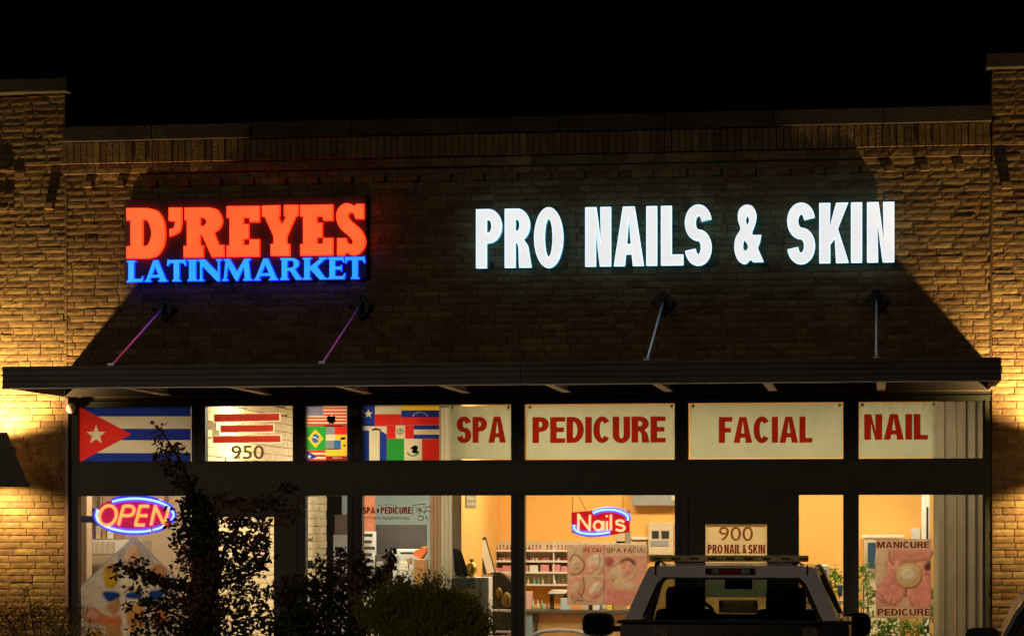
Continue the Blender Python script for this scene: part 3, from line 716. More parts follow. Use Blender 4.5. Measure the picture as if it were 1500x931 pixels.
F.g('blue', [(780, 460), (862, 506), (780, 536)], 1); F.st('white', 805, 504, 19, 2); F.done('small Puerto Rican flag with blue triangle and white star under the green flag')
F = Flag(500, 560); F.r('blue', 135, 140, 228, 296).r('white', 228.5, 140, 407, 214).r('red', 228.5, 215, 407, 291).r('red', 228.5, 291.2, 310, 296); F.st('white', 184, 213, 32, 1); F.done('Chilean flag with a large white star on a blue square')
F = Flag(500, 560); F.r('yellow', 408, 140, 668, 189).r('blue', 408, 189.5, 668, 236).r('red', 408, 236.5, 668, 291)
for i in range(8): F.st('white', 538 + 52 * math.cos(R(180 + 20 + i * 20)), 238 + 36 * math.sin(R(180 + 20 + i * 20)), 6, 1)
F.done('Venezuelan flag of yellow, blue and red stripes with an arc of stars')
F = Flag(500, 560); F.r('blue', 137, 298, 190, 533).r('white', 190.5, 298, 261, 533).r('blue', 261.5, 298, 309, 533); F.g('white', [(137, 298), (310, 298), (310, 352), (262, 326), (137, 326)], 1)
F.g('black', [(205, 318), (222, 314), (232, 308), (250, 314), (272, 316), (270, 328), (236, 324), (208, 328)], 2)
F.done('flag of blue, white and blue vertical stripes under the star square')
F = Flag(500, 560); F.r('red', 310.5, 292, 370, 382).r('white', 370.5, 292, 434, 382).r('red', 434.5, 292, 494, 382); F.el('grey', 402, 332, 25, 22, 1); F.el('white', 402, 330, 16, 13, 2); F.el('green', 402, 328, 8, 8, 3); F.g('red', [(386, 344), (402, 352), (418, 344), (402, 347)], 3)
F.done('Peruvian flag of red, white and red with a wreath emblem')
F = Flag(500, 560); F.r('blue', 494.5, 292, 668, 319).r('white', 494.5, 319.5, 668, 354).r('blue', 494.5, 354.5, 668, 381); F.done('flag of blue, white and blue horizontal stripes under the star arc')
F = Flag(500, 560); F.r('green', 312, 383, 428, 533).r('white', 428.5, 383, 549, 533).r('red', 549.5, 383, 668, 533)
F.g('black', smooth_outline([(470, 452, 1), (488, 432, 1), (512, 428, 1), (524, 446, 1), (516, 462, 1), (530, 470, 1), (512, 482, 1), (492, 480, 1), (478, 468, 1), (490, 456, 1)]), 1)
F.g('green', arc(487, 462, 45, 42, 20, 160, 14) + arc(487, 462, 34, 32, 160, 20, 14), 1); F.done('Mexican flag of green, white and red with a dark eagle emblem')

# ------------------------------------------------------------------ shop notice 950
nt_ = thing('window_notice', 'three red strips above the number 950 on the transom glass', 'window sign', (X(364), .088, 2.8))
Fm = Flag(280, 560, Y=.088)
smats = [thin('strip_red', (.42, .035, .025), .5), thin('strip_pale', (.75, .68, .5), .6), thin('strip_mark', (.24, .03, .02), .5)]
for (a, b, y0, y1, tl) in ((157, 602, 217, 266, -7), (202, 560, 293, 338, -5), (150, 610, 365, 410, -4)):
    S_ = []
    def zp(pts, c): S_.append((c, [[(280 + x / 4.654, 560 + y / 4.654) for x, y in pts]]))
    zp([(a - 8, y0 - 4), (b + 8, y0 + tl - 4), (b + 8, y1 + tl + 6), (a - 8, y1 + 6)], 1); zp([(a, y0), (b, y0 + tl), (b, y1 + tl), (a, y1)], 0)
    x = a + 10
    while x < b - 16:
        q = random.choice((10, 14, 18, 22)); yy = (y0 + y1) / 2 + tl * (x - a) / (b - a) + 4
        if random.random() > .12:
            zp([(x, yy - 15), (x + 5, yy - 15), (x + 5, yy + 14), (x, yy + 14)], 2)
            if random.random() > .4: zp([(x + 5, yy - 13), (x + q - 5, yy - 13), (x + q - 5, yy - 8), (x + 5, yy - 8)], 2)
            if random.random() > .5: zp([(x + 5, yy), (x + q - 5, yy), (x + q - 5, yy + 4), (x + 5, yy + 4)], 2)
        x += q
    raster(S_, lambda x, y: at(x, y, .088), .3).build('strip', smats, nt_, fix=False)
m = M(); a = Fm.p(274, 522, .086); b = Fm.p(496, 427, .086)
typed(m, '950', a[0], a[1], b[0], b[1], .086, off=.012); m.build('number', thin('number_vinyl', (.10, .07, .04), .5), nt_)

# ------------------------------------------------------------------ interiors (structure)
def structure(name, m, mt, **k): return tagit(m.build(name, mt, **k), kind='structure')
m = M(); m.box(-12, .15, -.12, 5, 9.2, -.01); structure('shop_floor', m, mat('floor_tile', (.42, .36, .28), .4, var=.1))
m = M(); m.box(-12, .15, 3.42, 5, 9.2, 3.5); structure('shop_ceiling', m, mat('ceiling_tile', (.75, .72, .66), .8))
m = M(); m.box(-12, .43, 3.5, 5, 9.2, 3.6); m.box(-12, 9.2, -.1, 5, 9.35, 3.5); m.box(-12.2, .43, -.1, -12.01, 9.2, 3.5); m.box(5.01, .43, -.1, 5.2, 9.2, 3.5)
structure('shop_shell', m, mat('block_wall', (.25, .24, .22), .9))
PX0, PX1 = X(622), X(657)
m = M(); m.box(PX0 + .13, .75, -.0, PX1 - .002, 3.39, 3.415); structure('party_wall', m, mat('party_wall', (.62, .56, .45), .7, var=.05))
m = M(); m.box(PX1 + .001, .75, .0, PX1 + .012, 3.39, 3.415); structure('salon_side_wall', m, m_orange)
YS = 3.4
m = M(); m.box(PX0 + .14, YS, .0, 4.9, YS + .1, 3.415); structure('salon_back_wall', m, m_orange)
# stone clad partition in the market
SX = X(290) + .02
m = M(); tone = []
bricks(m, tone, lambda u, v, d: (SX + d, u, v), .16, 6.2, .0, 3.4, bw=.5, bh=.095, gap=.006, rough=.0015, jut=.004)
m.box(SX - .12, .16, .0, SX - .008, 6.19, 3.4, 1); tone += [.5] * 6
structure('stone_partition', m, [mat('ledge_stone', (.78, .62, .38), .9, var=.1, scale=5, bump=.3, bscale=30, attr=False), m_mortar], tone=tone)
m = M(); m.box(SX - .1, 7.6, 0, PX0 + .3, 7.7, 3.41); structure('market_back_wall', m, mat('pale_blue_wall', (.55, .74, .78), .8, var=.05))
m = M(); m.box(-12, 3.6, 0, SX - .13, 3.7, 3.41); structure('market_side_wall', m, mat('beige_wall', (.66, .52, .36), .8, var=.08, scale=2))
def area(name, loc, sx, sy, e, col):
    l = bpy.data.lights.new(name, 'AREA'); l.shape = 'RECTANGLE'; l.size = sx; l.size_y = sy; l.energy = e; l.color = col
    o = bpy.data.objects.new(name, l); COL.objects.link(o); o.location = loc; return o
def ceiling_light(x, y, label, e, col, sx=1.2, sy=.4):
    t = thing('ceiling_light', label, 'ceiling light', (x, y, 3.36), 'fluorescent ceiling lights')
    m = M(); m.box(x - sx / 2 - .04, y - sy / 2 - .04, 3.36, x + sx / 2 + .04, y + sy / 2 + .04, 3.418); m.build('housing', m_white, t)
    m = M(); m.box(x - sx / 2, y - sy / 2, 3.345, x + sx / 2, y + sy / 2, 3.359); m.build('diffuser', emit('fluorescent', (1, .93, .8), 2.5), t)
    a = area('fluorescent_light', (x, y, 3.335), sx, sy, e, col); a.parent = t; a.matrix_parent_inverse = Matrix.Translation(t.location).inverted()
WARM = (1, .80, .52)
ceiling_light(-3.4, 1.3, 'ceiling light above the salon reception shelves', 84, WARM)
ceiling_light(-1.5, 1.5, 'ceiling light above the salon counter near the door', 84, WARM)
ceiling_light(.3, 1.4, 'ceiling light above the plants by the manicure poster', 72, WARM)
ceiling_light(-6.3, 1.2, 'ceiling light inside the market door', 120, (1, .80, .52))
ceiling_light(-5.2, 4.2, 'ceiling light deep in the market under the blue wall', 120, (1, .88, .7))
ceiling_light(-8.2, 1.6, 'ceiling light above the market display at the far left', 80, (1, .76, .52))

# ------------------------------------------------------------------ neon signs
def nz(px, py, Y): return at(px, py, Y)
def path(pts, k, ox, oy, Y, closed=False, sub=6):
    pts = [(x, y, 1) for x, y in pts]
    if closed: pts = smooth_outline(pts, sub)
    else:
        full = smooth_outline(pts + pts[::-1][1:-1], sub) if False else None
        out = []
        for i in range(len(pts) - 1):
            p0 = pts[max(0, i - 1)]; p1 = pts[i]; p2 = pts[i + 1]; p3 = pts[min(len(pts) - 1, i + 2)]
            for q in range(sub):
                t = q / sub
                f = lambda a, b, c, d: .5 * (2 * b + (c - a) * t + (2 * a - 5 * b + 4 * c - d) * t * t + (3 * b - a - 3 * c + d) * t ** 3)
                out.append((f(p0[0], p1[0], p2[0], p3[0]), f(p0[1], p1[1], p2[1], p3[1])))
        out.append(pts[-1][:2]); pts = out
    if closed: pts = pts + [pts[0]]
    return [at(ox + x / k, oy + y / k, Y) for x, y in pts]
def straight(pts, k, ox, oy, Y): return [at(ox + x / k, oy + y / k, Y) for x, y in pts]
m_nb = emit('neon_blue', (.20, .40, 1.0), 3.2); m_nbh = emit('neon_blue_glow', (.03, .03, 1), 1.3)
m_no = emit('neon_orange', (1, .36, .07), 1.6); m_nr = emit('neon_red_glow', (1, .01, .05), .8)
m_nc = emit('neon_cream', (1, .62, .26), 1.35)
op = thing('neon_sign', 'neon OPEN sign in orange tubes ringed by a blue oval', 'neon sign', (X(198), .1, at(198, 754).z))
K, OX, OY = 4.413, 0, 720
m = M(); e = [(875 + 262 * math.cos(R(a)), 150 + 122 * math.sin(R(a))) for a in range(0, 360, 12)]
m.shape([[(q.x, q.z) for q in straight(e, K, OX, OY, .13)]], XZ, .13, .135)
m.build('backing', emit('pink_halo', (1, .02, .14), .42, (.5, .03, .15)), op)  # backing emits faintly, standing in for the red halo of the tubes
def ntube(m, P_, r):
    if len(P_) > 5: return m.tube(P_, r)
    for a, b in zip(P_, P_[1:]): m.tube([a, b], r)
    for p in P_[1:-1]: m.ball(tuple(p), r, r, r, seg=8)
    return m
def A2(cx, cy, rx, ry, a0, a1, n=26): return [(cx + rx * math.cos(R(a0 + (a1 - a0) * i / n)), cy + ry * math.sin(R(a0 + (a1 - a0) * i / n))) for i in range(n + 1)]
for seg in (A2(872, 150, 250, 108, -125, 22), A2(872, 150, 250, 108, 42, 62, 5), A2(872, 150, 250, 108, 66, 198)):
    m = M(); m.tube(straight(seg, K, OX, OY, .10), .0155); o = m.build('blue_tube', m_nb, op, smooth=True)
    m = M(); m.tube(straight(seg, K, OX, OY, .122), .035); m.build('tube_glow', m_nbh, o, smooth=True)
OP = [A2(697, 152, 54, 64, 0, 360, 24), [(765, 215), (798, 92)], [(798, 92), (845, 92), (866, 112), (856, 142), (832, 152), (785, 152)],
      [(962, 92), (905, 92), (875, 213), (935, 213)], [(889, 152), (952, 152)], [(975, 215), (1003, 92), (1062, 215), (1090, 105)]]
for i, s_ in enumerate(OP):
    pts = [(x - (y - 152) * (.0 if i else .12), y) for x, y in s_]
    m = M(); P_ = path(pts, K, OX, OY, .095) if i == 2 else straight(pts, K, OX, OY, .095)
    ntube(m, P_, .016); o = m.build('letter_tube', m_no, op, smooth=True)
    for v in P_: v.y = .118
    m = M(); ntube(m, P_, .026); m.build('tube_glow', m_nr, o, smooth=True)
m = M()
for px in (150, 246): m.tube([at(px, 750, .13), at(px, 727, .14)], .003)
m.build('hanging_cord', m_black, op)
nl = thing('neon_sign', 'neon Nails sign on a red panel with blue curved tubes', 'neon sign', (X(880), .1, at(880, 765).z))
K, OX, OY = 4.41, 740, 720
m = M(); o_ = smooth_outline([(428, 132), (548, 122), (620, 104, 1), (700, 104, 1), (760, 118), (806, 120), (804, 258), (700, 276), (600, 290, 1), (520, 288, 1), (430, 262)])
m.shape([[(q.x, q.z) for q in straight(o_, K, OX, OY, .13)]], XZ, .13, .136); m.build('panel', emit('red_acrylic_glow', (1, .008, .02), .5, (.6, .01, .02)), nl)  # panel given a faint glow of its own for the light around the tubes
for seg in ([(567, 136), (610, 120), (665, 113), (720, 119), (770, 138), (793, 160), (793, 184)], [(447, 212), (446, 235), (465, 254), (510, 267), (570, 272), (630, 267), (676, 259)]):
    m = M(); P_ = path(seg, K, OX, OY, .10); m.tube(P_, .0125); o = m.build('blue_tube', m_nb, nl, smooth=True)
    for v in P_: v.y = .122
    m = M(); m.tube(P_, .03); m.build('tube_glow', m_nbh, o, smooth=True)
NL = [([(473, 246), (473, 147), (545, 246), (548, 147)], 0), (A2(601, 218, 27, 29, 0, 360), 0), ([(633, 188), (634, 248)], 0), ([(657, 188), (657, 248)], 0), ([(656, 150), (656, 162)], 0), ([(683, 145), (683, 248)], 0), ([(768, 196), (748, 184), (722, 189), (722, 206), (745, 214), (767, 224), (768, 240), (745, 250), (714, 241)], 1)]
for s_, c in NL:
    m = M(); P_ = path(s_, K, OX, OY, .095) if c else straight(s_, K, OX, OY, .095)
    ntube(m, P_, .0125); m.build('letter_tube', m_nc, nl, smooth=True)
m = M()
for a, b in (((438, 30), (432, 134)), ((475, 30), (525, 125)), ((760, 30), (762, 120))):
    m.tube(straight([a, b], K, OX, OY, .132), .0028)
m.build('hanging_cord', m_black, nl)

# ------------------------------------------------------------------ posters
SK = dict(skin=(.68, .36, .29), skin2=(.60, .27, .22), dark=(.10, .04, .035), cream=(.62, .46, .34), pink=(.66, .27, .26), white=(.7, .62, .52), maroon=(.16, .012, .012), rose=(.42, .11, .11),
          blonde=(.62, .42, .2), yel=(.62, .38, .03), blu=(.01, .05, .26), tan=(.5, .25, .1), grey=(.46, .42, .42), orange=(.62, .2, .08), green=(.1, .3, .08), paper=(.88, .70, .40), bark=(.08, .05, .03), gl=(.26, .28, .30))
PK = list(SK); PM = [thin('print_' + k, SK[k], .42) for k in PK]
import numpy as np
def blur(a, r):
    r = int(round(r))
    if r < 1: return a
    for axis in (0, 1):
        for _ in range(2):
            p = np.pad(a, [(r, r) if i == axis else (0, 0) for i in range(2)], mode='edge'); c = np.cumsum(p, axis=axis)
            c = np.insert(c, 0, 0, axis=axis); n = 2 * r + 1
            a = (c[n:, :] - c[:-n, :]) / n if axis == 0 else (c[:, n:] - c[:, :-n]) / n
    return a
def photo_print(shapes, world, name, step, mt_):
    """a printed picture: soft edged, rounded forms as vertex colours on a fine flat mesh"""
    xs = [p[0] for s_ in shapes for c in s_[1] for p in c]; ys = [p[1] for s_ in shapes for c in s_[1] for p in c]
    x0, x1, y0, y1 = min(xs), max(xs), min(ys), min(max(ys), 960)
    W = int((x1 - x0) / step) + 1; H = int((y1 - y0) / step) + 1
    gx, gy = np.meshgrid(np.linspace(x0, x1, W), np.linspace(y0, y1, H)); img = np.zeros((H, W, 3)); cover = np.zeros((H, W))
    rng = np.random.default_rng(len(shapes))
    for col, cs, soft, vol in shapes:
        mk = np.zeros((H, W), bool)
        for c in cs:
            for i in range(len(c)):
                (ax_, ay), (bx_, by) = c[i], c[(i + 1) % len(c)]
                if ay == by: continue
                mk ^= ((ay <= gy) != (by <= gy)) & (gx < ax_ + (gy - ay) / (by - ay) * (bx_ - ax_))
        mk = mk.astype(float); cover = np.maximum(cover, mk); a = blur(mk, soft / step)
        sh = np.ones((H, W))
        if vol:
            h = blur(mk, vol * 3.2 / step) + .5 * blur(mk, vol * 1.4 / step); dy, dx = np.gradient(h, step)
            sh = np.clip(1 + vol * 1.1 * (dx * .7 + dy * 1.0) + .10 * vol * (h - .9), .45, 1.5)
            n_ = blur(rng.standard_normal((H, W)), 2.2 / step); n_ = n_ / (n_.std() + 1e-6); sh = sh * (1 + .07 * n_)
        c3 = np.array(SK[PK[col]]); c3 = c3[None, None] * np.stack([sh ** .8, sh, sh ** 1.15], -1)
        img = img * (1 - a[..., None]) + c3 * a[..., None]
    img *= (1 + .03 * rng.standard_normal((H, W)))[..., None]
    m = M()
    for j in range(H):
        for i in range(W): m.v.append(tuple(world(gx[j, i], gy[j, i])))
    for j in range(H - 1):
        for i in range(W - 1):
            if cover[j, i] > .5 or cover[j + 1, i + 1] > .5: k = j * W + i; m.f.append((k, k + 1, k + W + 1, k + W)); m.m.append(0)
    o = m.build(name, mt_, fix=False)
    at_ = o.data.attributes.new('print', 'FLOAT_COLOR', 'POINT'); at_.data.foreach_set('color', np.concatenate([np.clip(img, 0, 1), np.ones((H, W, 1))], -1).astype(np.float32).ravel())
    return o
def print_mat():
    m = thin('printed_paper', (1, 1, 1), .42); nt = m.node_tree
    if 'print_colour' in nt.nodes: return m
    a = nt.nodes.new('ShaderNodeAttribute'); a.name = 'print_colour'; a.attribute_name = 'print'
    for n in nt.nodes:
        if n.type == 'HUE_SAT': nt.links.new(a.outputs['Color'], n.inputs['Color'])
    return m
class Poster:
    def __init__(s, ox, oy, k, Y, name, label, cat='poster', step=.3):
        s.o = (ox, oy, k); s.Y = Y; s.n = (name, label, cat); s.sh = []; s.step = step
    def P(s, x, y): return (s.o[0] + x / s.o[2], s.o[1] + y / s.o[2])
    def g(s, c, pts, curve=False, soft=None, vol=None):
        if curve: pts = smooth_outline([(x, y, 1) for x, y in pts])
        s.sh.append((PK.index(c), [[s.P(x, y) for x, y in pts]], (1.4 if curve else .3) if soft is None else soft, (.95 if curve else .25) if vol is None else vol)); return s
    def r(s, c, a, b, d, e): return s.g(c, [(a, b), (d, b), (d, e), (a, e)])
    def el(s, c, x, y, rx, ry, soft=.5, vol=.9): return s.g(c, arc(x, y, rx, ry, 0, 345, 23), False, soft, vol)
    def line(s, c, pts, w_=4):
        return s.g(c, ribbon([(x, y) for x, y in smooth_outline([(a, b, 1) for a, b in pts], 4)[:(len(pts) - 1) * 4 + 1]], w_, w_), False, .7, 0)
    def txt(me_, c, text, x0, y0, x1, y1, **k):
        class Rec:
            def shape(_, cs, fn, d0, d1, mi=0, side=None, back=True):
                me_.sh.append((PK.index(c), [[me_.P(u, -v) for u, v in q] for q in cs], 0, 0))
        word(Rec(), text, x0, -y1, x1, -y0, 0, **k); return me_
    def done(s, extra=None, flat=False):
        if flat:
            m = raster([q[:2] for q in s.sh], lambda x, y: at(x, y, s.Y), s.step)
            if extra: extra(m)
            o = m.build(s.n[0], PM, fix=False)
        else: o = photo_print(s.sh, lambda x, y: at(x, y, s.Y), s.n[0], s.step, print_mat())
        return tagit(o, s.n[1], s.n[2])
# facial poster
P = Poster(740, 720, 4.41, .10, 'poster', 'wide pink collage poster of spa treatments below the Nails neon')
P.r('skin2', 402, 340, 918, 728); P.r('white', 404, 342, 916, 726); P.r('skin', 404, 343, 640, 535); P.r('cream', 404, 540, 640, 724); P.r('skin', 648, 405, 916, 726); P.r('cream', 648, 343, 916, 402)
P.g('cream', [(404, 343), (500, 343), (520, 400), (440, 430), (404, 420)]); P.g('cream', [(420, 500), (410, 440), (460, 405), (515, 440), (500, 510), (450, 530)], True); P.line('dark', [(415, 450), (450, 405), (500, 440), (510, 490), (470, 530), (420, 525)], 7)
P.line('dark', [(438, 480), (450, 500), (478, 490)], 4); P.el('pink', 452, 470, 18, 14); P.g('white', [(540, 430), (620, 400), (638, 470), (600, 530), (550, 520)], True); P.line('rose', [(600, 400), (612, 450), (590, 500), (545, 520)], 6)
P.line('grey', [(560, 420), (600, 440), (618, 500)], 4)
P.g('skin', [(410, 560), (505, 545), (512, 650), (450, 700), (410, 660)], True); P.g('pink', [(520, 660), (560, 600), (636, 560), (636, 640), (580, 690)], True); P.g('white', [(560, 610), (600, 580), (630, 600), (600, 650), (565, 650)], True)
P.line('dark', [(430, 690), (460, 640), (500, 690)], 5); P.line('dark', [(440, 720), (470, 700), (508, 708)], 6)
P.line('dark', [(500, 545), (510, 620), (490, 660)], 5); P.line('rose', [(515, 700), (560, 708), (600, 705)], 5)
P.g('cream', [(670, 520), (740, 440), (830, 450), (850, 520), (790, 600), (720, 600)], True); P.g('white', [(740, 470), (800, 455), (825, 500), (780, 540), (735, 520)], True)
P.line('dark', [(690, 560), (760, 610), (800, 560)], 5); P.line('rose', [(670, 510), (700, 480), (760, 440)], 6); P.line('dark', [(760, 470), (790, 440), (850, 480)], 5)
P.g('rose', [(650, 420), (700, 430), (690, 470), (655, 480)], True); P.g('cream', [(720, 560), (800, 570), (850, 620), (780, 640), (700, 620)], True)
P.g('pink', [(650, 640), (720, 630), (800, 640), (850, 640), (800, 725), (650, 725)])
for i in range(9):
    a = R(-10 + i * 24); P.line('skin2', [(740 + 20 * math.cos(a), 640 + 10 * abs(math.sin(a))), (740 + 60 * math.cos(a), 640 + 60 * abs(math.sin(a))), (740 + 84 * math.cos(a), 640 + 82 * abs(math.sin(a)))], 4)
P.g('skin', [(745, 455), (790, 440), (830, 470), (822, 520), (775, 545), (742, 505)], True); P.line('dark', [(760, 492), (770, 487), (780, 491)], 3); P.line('dark', [(800, 480), (810, 476), (818, 481)], 3); P.line('rose', [(780, 518), (792, 522), (802, 514)], 5)
P.g('dark', [(740, 470), (752, 436), (800, 425), (840, 450), (832, 470), (800, 445), (765, 450)], True); P.g('skin', [(530, 480), (556, 460), (610, 480), (600, 505), (560, 500)], True)
P.g('cream', [(430, 455), (455, 438), (482, 448), (488, 480), (462, 502), (434, 488)], True); P.line('dark', [(444, 468), (450, 465), (456, 468)], 3); P.line('dark', [(466, 468), (472, 465), (478, 468)], 3); P.line('rose', [(455, 488), (462, 491), (470, 487)], 4)
P.g('white', [(540, 650), (575, 600), (610, 590), (590, 640), (555, 670)], True); P.g('cream', [(430, 600), (470, 580), (490, 620), (460, 660), (430, 640)], True)
P.r('rose', 641, 343, 646, 726)
P.txt('maroon', 'SPA', 500, 362, 545, 390, s=.2, t=.15); P.txt('maroon', 'TAI', 558, 362, 618, 390, s=.16, t=.15); P.txt('maroon', 'SPA', 652, 362, 750, 390, s=.15, t=.13); P.txt('maroon', 'FACIAL', 768, 362, 914, 390, s=.15, t=.13)
P.done()
# manicure poster
P = Poster(1220, 720, 4.41, .10, 'poster', 'tall MANICURE PEDICURE poster of legs and a round cream dish')
P.r('cream', 278, 304, 634, 814); P.r('skin', 280, 368, 630, 740)
P.g('cream', [(282, 370), (400, 370), (350, 460), (340, 560), (282, 600)], True)
P.g('skin2', [(360, 380), (420, 370), (630, 372), (628, 430), (540, 450), (470, 460), (430, 500), (380, 470)], True)
P.g('pink', [(290, 640), (370, 500), (430, 470), (480, 560), (470, 640), (430, 710), (360, 738), (300, 700)], True); P.g('pink', [(490, 620), (540, 520), (600, 480), (629, 560), (629, 738), (510, 738), (480, 690)], True)
P.g('cream', [(440, 740), (470, 660), (490, 700), (500, 740)]); P.line('dark', [(470, 600), (474, 640), (466, 680)], 8); P.line('rose', [(370, 380), (365, 430), (390, 470)], 8)
P.line('rose', [(420, 440), (500, 460), (560, 440), (625, 440)], 5); P.g('dark', [(590, 480), (610, 450), (630, 445), (630, 500), (600, 505)], True)
P.line('dark', [(590, 540), (610, 530), (628, 545)], 5)
P.g('skin', [(405, 450), (430, 440), (440, 500), (420, 520), (405, 490)], True)
for x_, y_ in ((318, 700), (345, 712), (372, 722), (400, 726)): P.g('skin', [(x_ - 14, y_ - 40), (x_ + 2, y_ - 44), (x_ + 12, y_ - 8), (x_ + 4, y_ + 8), (x_ - 10, y_ + 4)], True); P.g('rose', [(x_ - 6, y_ - 4), (x_ + 4, y_ - 6), (x_ + 5, y_ + 4), (x_ - 4, y_ + 5)], True, .3)
P.el('dark', 492, 541, 86, 83, 1); P.el('blonde', 491, 538, 84, 81); P.el('cream', 488, 535, 66, 62); P.el('white', 486, 532, 44, 40)
for a, b in (((292, 650), (340, 700)), ((300, 690), (330, 715)), ((360, 720), (385, 680)), ((395, 735), (405, 712)), ((540, 700), (552, 728))): P.line('rose', [a, ((a[0] + b[0]) / 2 + 6, (a[1] + b[1]) / 2), b], 6)
P.txt('maroon', 'MANICURE', 286, 320, 624, 362, s=.2, t=.18, wd=1.1); P.txt('maroon', 'PEDICURE', 288, 754, 630, 797, s=.2, t=.18, wd=1.1)
P.done()
# pointed display board in the market window
P = Poster(0, 720, 4.413, .22, 'display_board', 'pointed white display board with food and beach prints under the OPEN sign', 'display board')
P.g('grey', [(515, 1010), (515, 610), (868, 285), (1145, 560), (1145, 1010)]); P.g('white', [(525, 1010), (525, 618), (868, 300), (1136, 566), (1136, 1010)])
P.g('grey', [(760, 395), (868, 302), (980, 410), (1000, 470), (760, 500)])
P.g('blonde', [(810, 440), (825, 370), (870, 340), (905, 380), (900, 450), (860, 470)], True); P.g('skin', [(832, 430), (838, 390), (862, 375), (885, 395), (880, 440), (858, 458)], True)
P.line('dark', [(846, 405), (855, 402), (862, 406)], 3); P.line('dark', [(868, 404), (876, 402), (882, 406)], 3); P.line('rose', [(850, 436), (862, 441), (872, 436)], 4)
P.g('yel', [(668, 520), (690, 470), (750, 480), (765, 560), (735, 615), (680, 610)], True); P.g('tan', [(670, 500), (720, 460), (770, 490), (740, 520)], True)
P.g('blu', [(662, 652), (715, 640), (775, 655), (765, 690), (705, 712)], True); P.g('blu', [(812, 655), (870, 640), (925, 650), (900, 690), (820, 685)], True); P.g('blu', [(955, 650), (1010, 630), (1062, 640), (1040, 690), (985, 700)], True)
P.g('tan', [(700, 720), (770, 690), (770, 760), (730, 790), (690, 750)], True); P.g('tan', [(820, 740), (880, 720), (930, 740), (930, 860), (850, 900), (815, 820)], True)
P.g('orange', [(545, 780), (600, 742), (660, 780), (700, 800), (780, 800), (782, 870), (720, 885), (640, 850), (560, 840)], True); P.g('skin', [(560, 790), (600, 760), (640, 790), (630, 820), (570, 820)], True)
P.g('tan', [(960, 500), (1030, 460), (1080, 520), (1040, 580), (970, 560)], True); P.g('yel', [(830, 640), (850, 610), (880, 640)]); P.g('orange', [(990, 760), (1060, 740), (1090, 820), (1010, 850)], True)
P.g('tan', [(690, 860), (780, 880), (790, 1000), (700, 1000)], True); P.g('yel', [(560, 900), (640, 890), (660, 960), (580, 980)], True)
P.done()
# salon door notice
P = Poster(980, 720, 4.41, .047, 'window_sign', 'cream door sign with number 900 and PRO NAIL & SKIN', 'sign')
P.r('paper', 238, 206, 630, 470)
P.txt('maroon', 'PRO NAIL & SKIN', 250, 340, 620, 398, s=.22, t=.17, wd=.9, gap=.06, space=.17)
a = at(980 + 322 / 4.41, 720 + 315 / 4.41, .044); b = at(980 + 542 / 4.41, 720 + 225 / 4.41, .044)
P.done(lambda m: typed(m, '900', a.x, a.z, b.x, b.z, .044, PK.index('tan')), True)
# glass decal
P = Poster(500, 720, 4.41, .062, 'window_decal', 'small SPA PEDICURE lettering with a brush icon on the glass', 'window sign')
P.txt('maroon', 'SPA', 140, 97, 216, 141, s=.25, t=.2, gap=.06); P.txt('maroon', 'PEDICURE', 254, 97, 452, 141, s=.25, t=.2, gap=.06)
P.el('bark', 236, 120, 9, 17); P.line('bark', [(232, 108), (240, 122), (234, 138)], 4)
x = 146
while x < 440:
    q = random.choice((6, 9, 12)); P.r('bark', x, 162, x + q - 3, 166); P.r('bark', x, 162, x + 3, 178)
    if random.random() > .5: P.r('bark', x + 3, 172, x + q - 3, 177)
    x += q + (5 if random.random() < .15 else 0)
for pts in ([(464, 148), (464, 90), (474, 84), (545, 84)], [(480, 100), (500, 112), (520, 108)], [(484, 130), (505, 118), (530, 128), (545, 112)], [(500, 96), (512, 124), (498, 146)], [(530, 92), (552, 100), (578, 88)], [(535, 140), (556, 122), (580, 132)], [(490, 160), (510, 156), (530, 160), (526, 180), (508, 184), (492, 172)], [(545, 150), (552, 170), (560, 178)]): P.line('bark', pts, 5)
P.line('bark', [(252, 94), (256, 84), (340, 84), (348, 92)], 3)
P.done(None, True)

# ------------------------------------------------------------------ salon interior things
def bx(name, label, cat, px0, py0, px1, py1, Y, depth, mt, bev=.006, group=None):
    x0, z0, x1, z1 = rect(px0, py0, px1, py1, Y)
    m = M(); m.box(x0, Y, z0, x1, Y + depth, z1, bev=bev); o = m.build(name, mt); return tagit(o, label, cat, group)
# wall shelf with bottles
sh = thing('wall_shelf', 'white wall rack of nail polish shelves on the orange wall', 'shelf', (ax(830, 3.2), 3.2, 1.4))
SY = 3.22
sx0, _, sx1, _ = rect(722, 800, 945, 860, SY)
zs = [at(830, y, SY).z for y in (806, 821.5, 838, 856)]
m = M(); m.box(sx0, 3.385, zs[3] - .02, sx1, 3.397, zs[0] + .11); m.build('back_panel', m_cream, sh)
for z in zs:
    m = M(); m.box(sx0, SY, z - .012, sx1, 3.384, z); m.box(sx0, SY - .008, z - .012, sx1, SY - .001, z + .012); m.build('shelf_board', m_white, sh)
for x in [sx0 + i * (sx1 - sx0 - .012) / 5 for i in range(6)]:
    m = M(); m.box(x, SY + .004, zs[3] + .001, x + .012, 3.38, zs[0] + .1); m.build('upright', m_white, sh)
def bottle_proto(col, name='nail_polish_bottle', h=.07):
    m = M(); m.lathe((0, 0, 0), [(.011, 0), (.014, .004), (.014, h * .5), (.006, h * .58)], 0, 8); m.lathe((0, 0, h * .585), [(.007, 0), (.006, h * .42)], 1, 8)
    return m
cols = [('red', (.6, .02, .03)), ('pink', (.75, .22, .3)), ('deep red', (.3, .01, .03)), ('coral', (.75, .2, .12)), ('pale', (.75, .55, .45))]
protos = {}
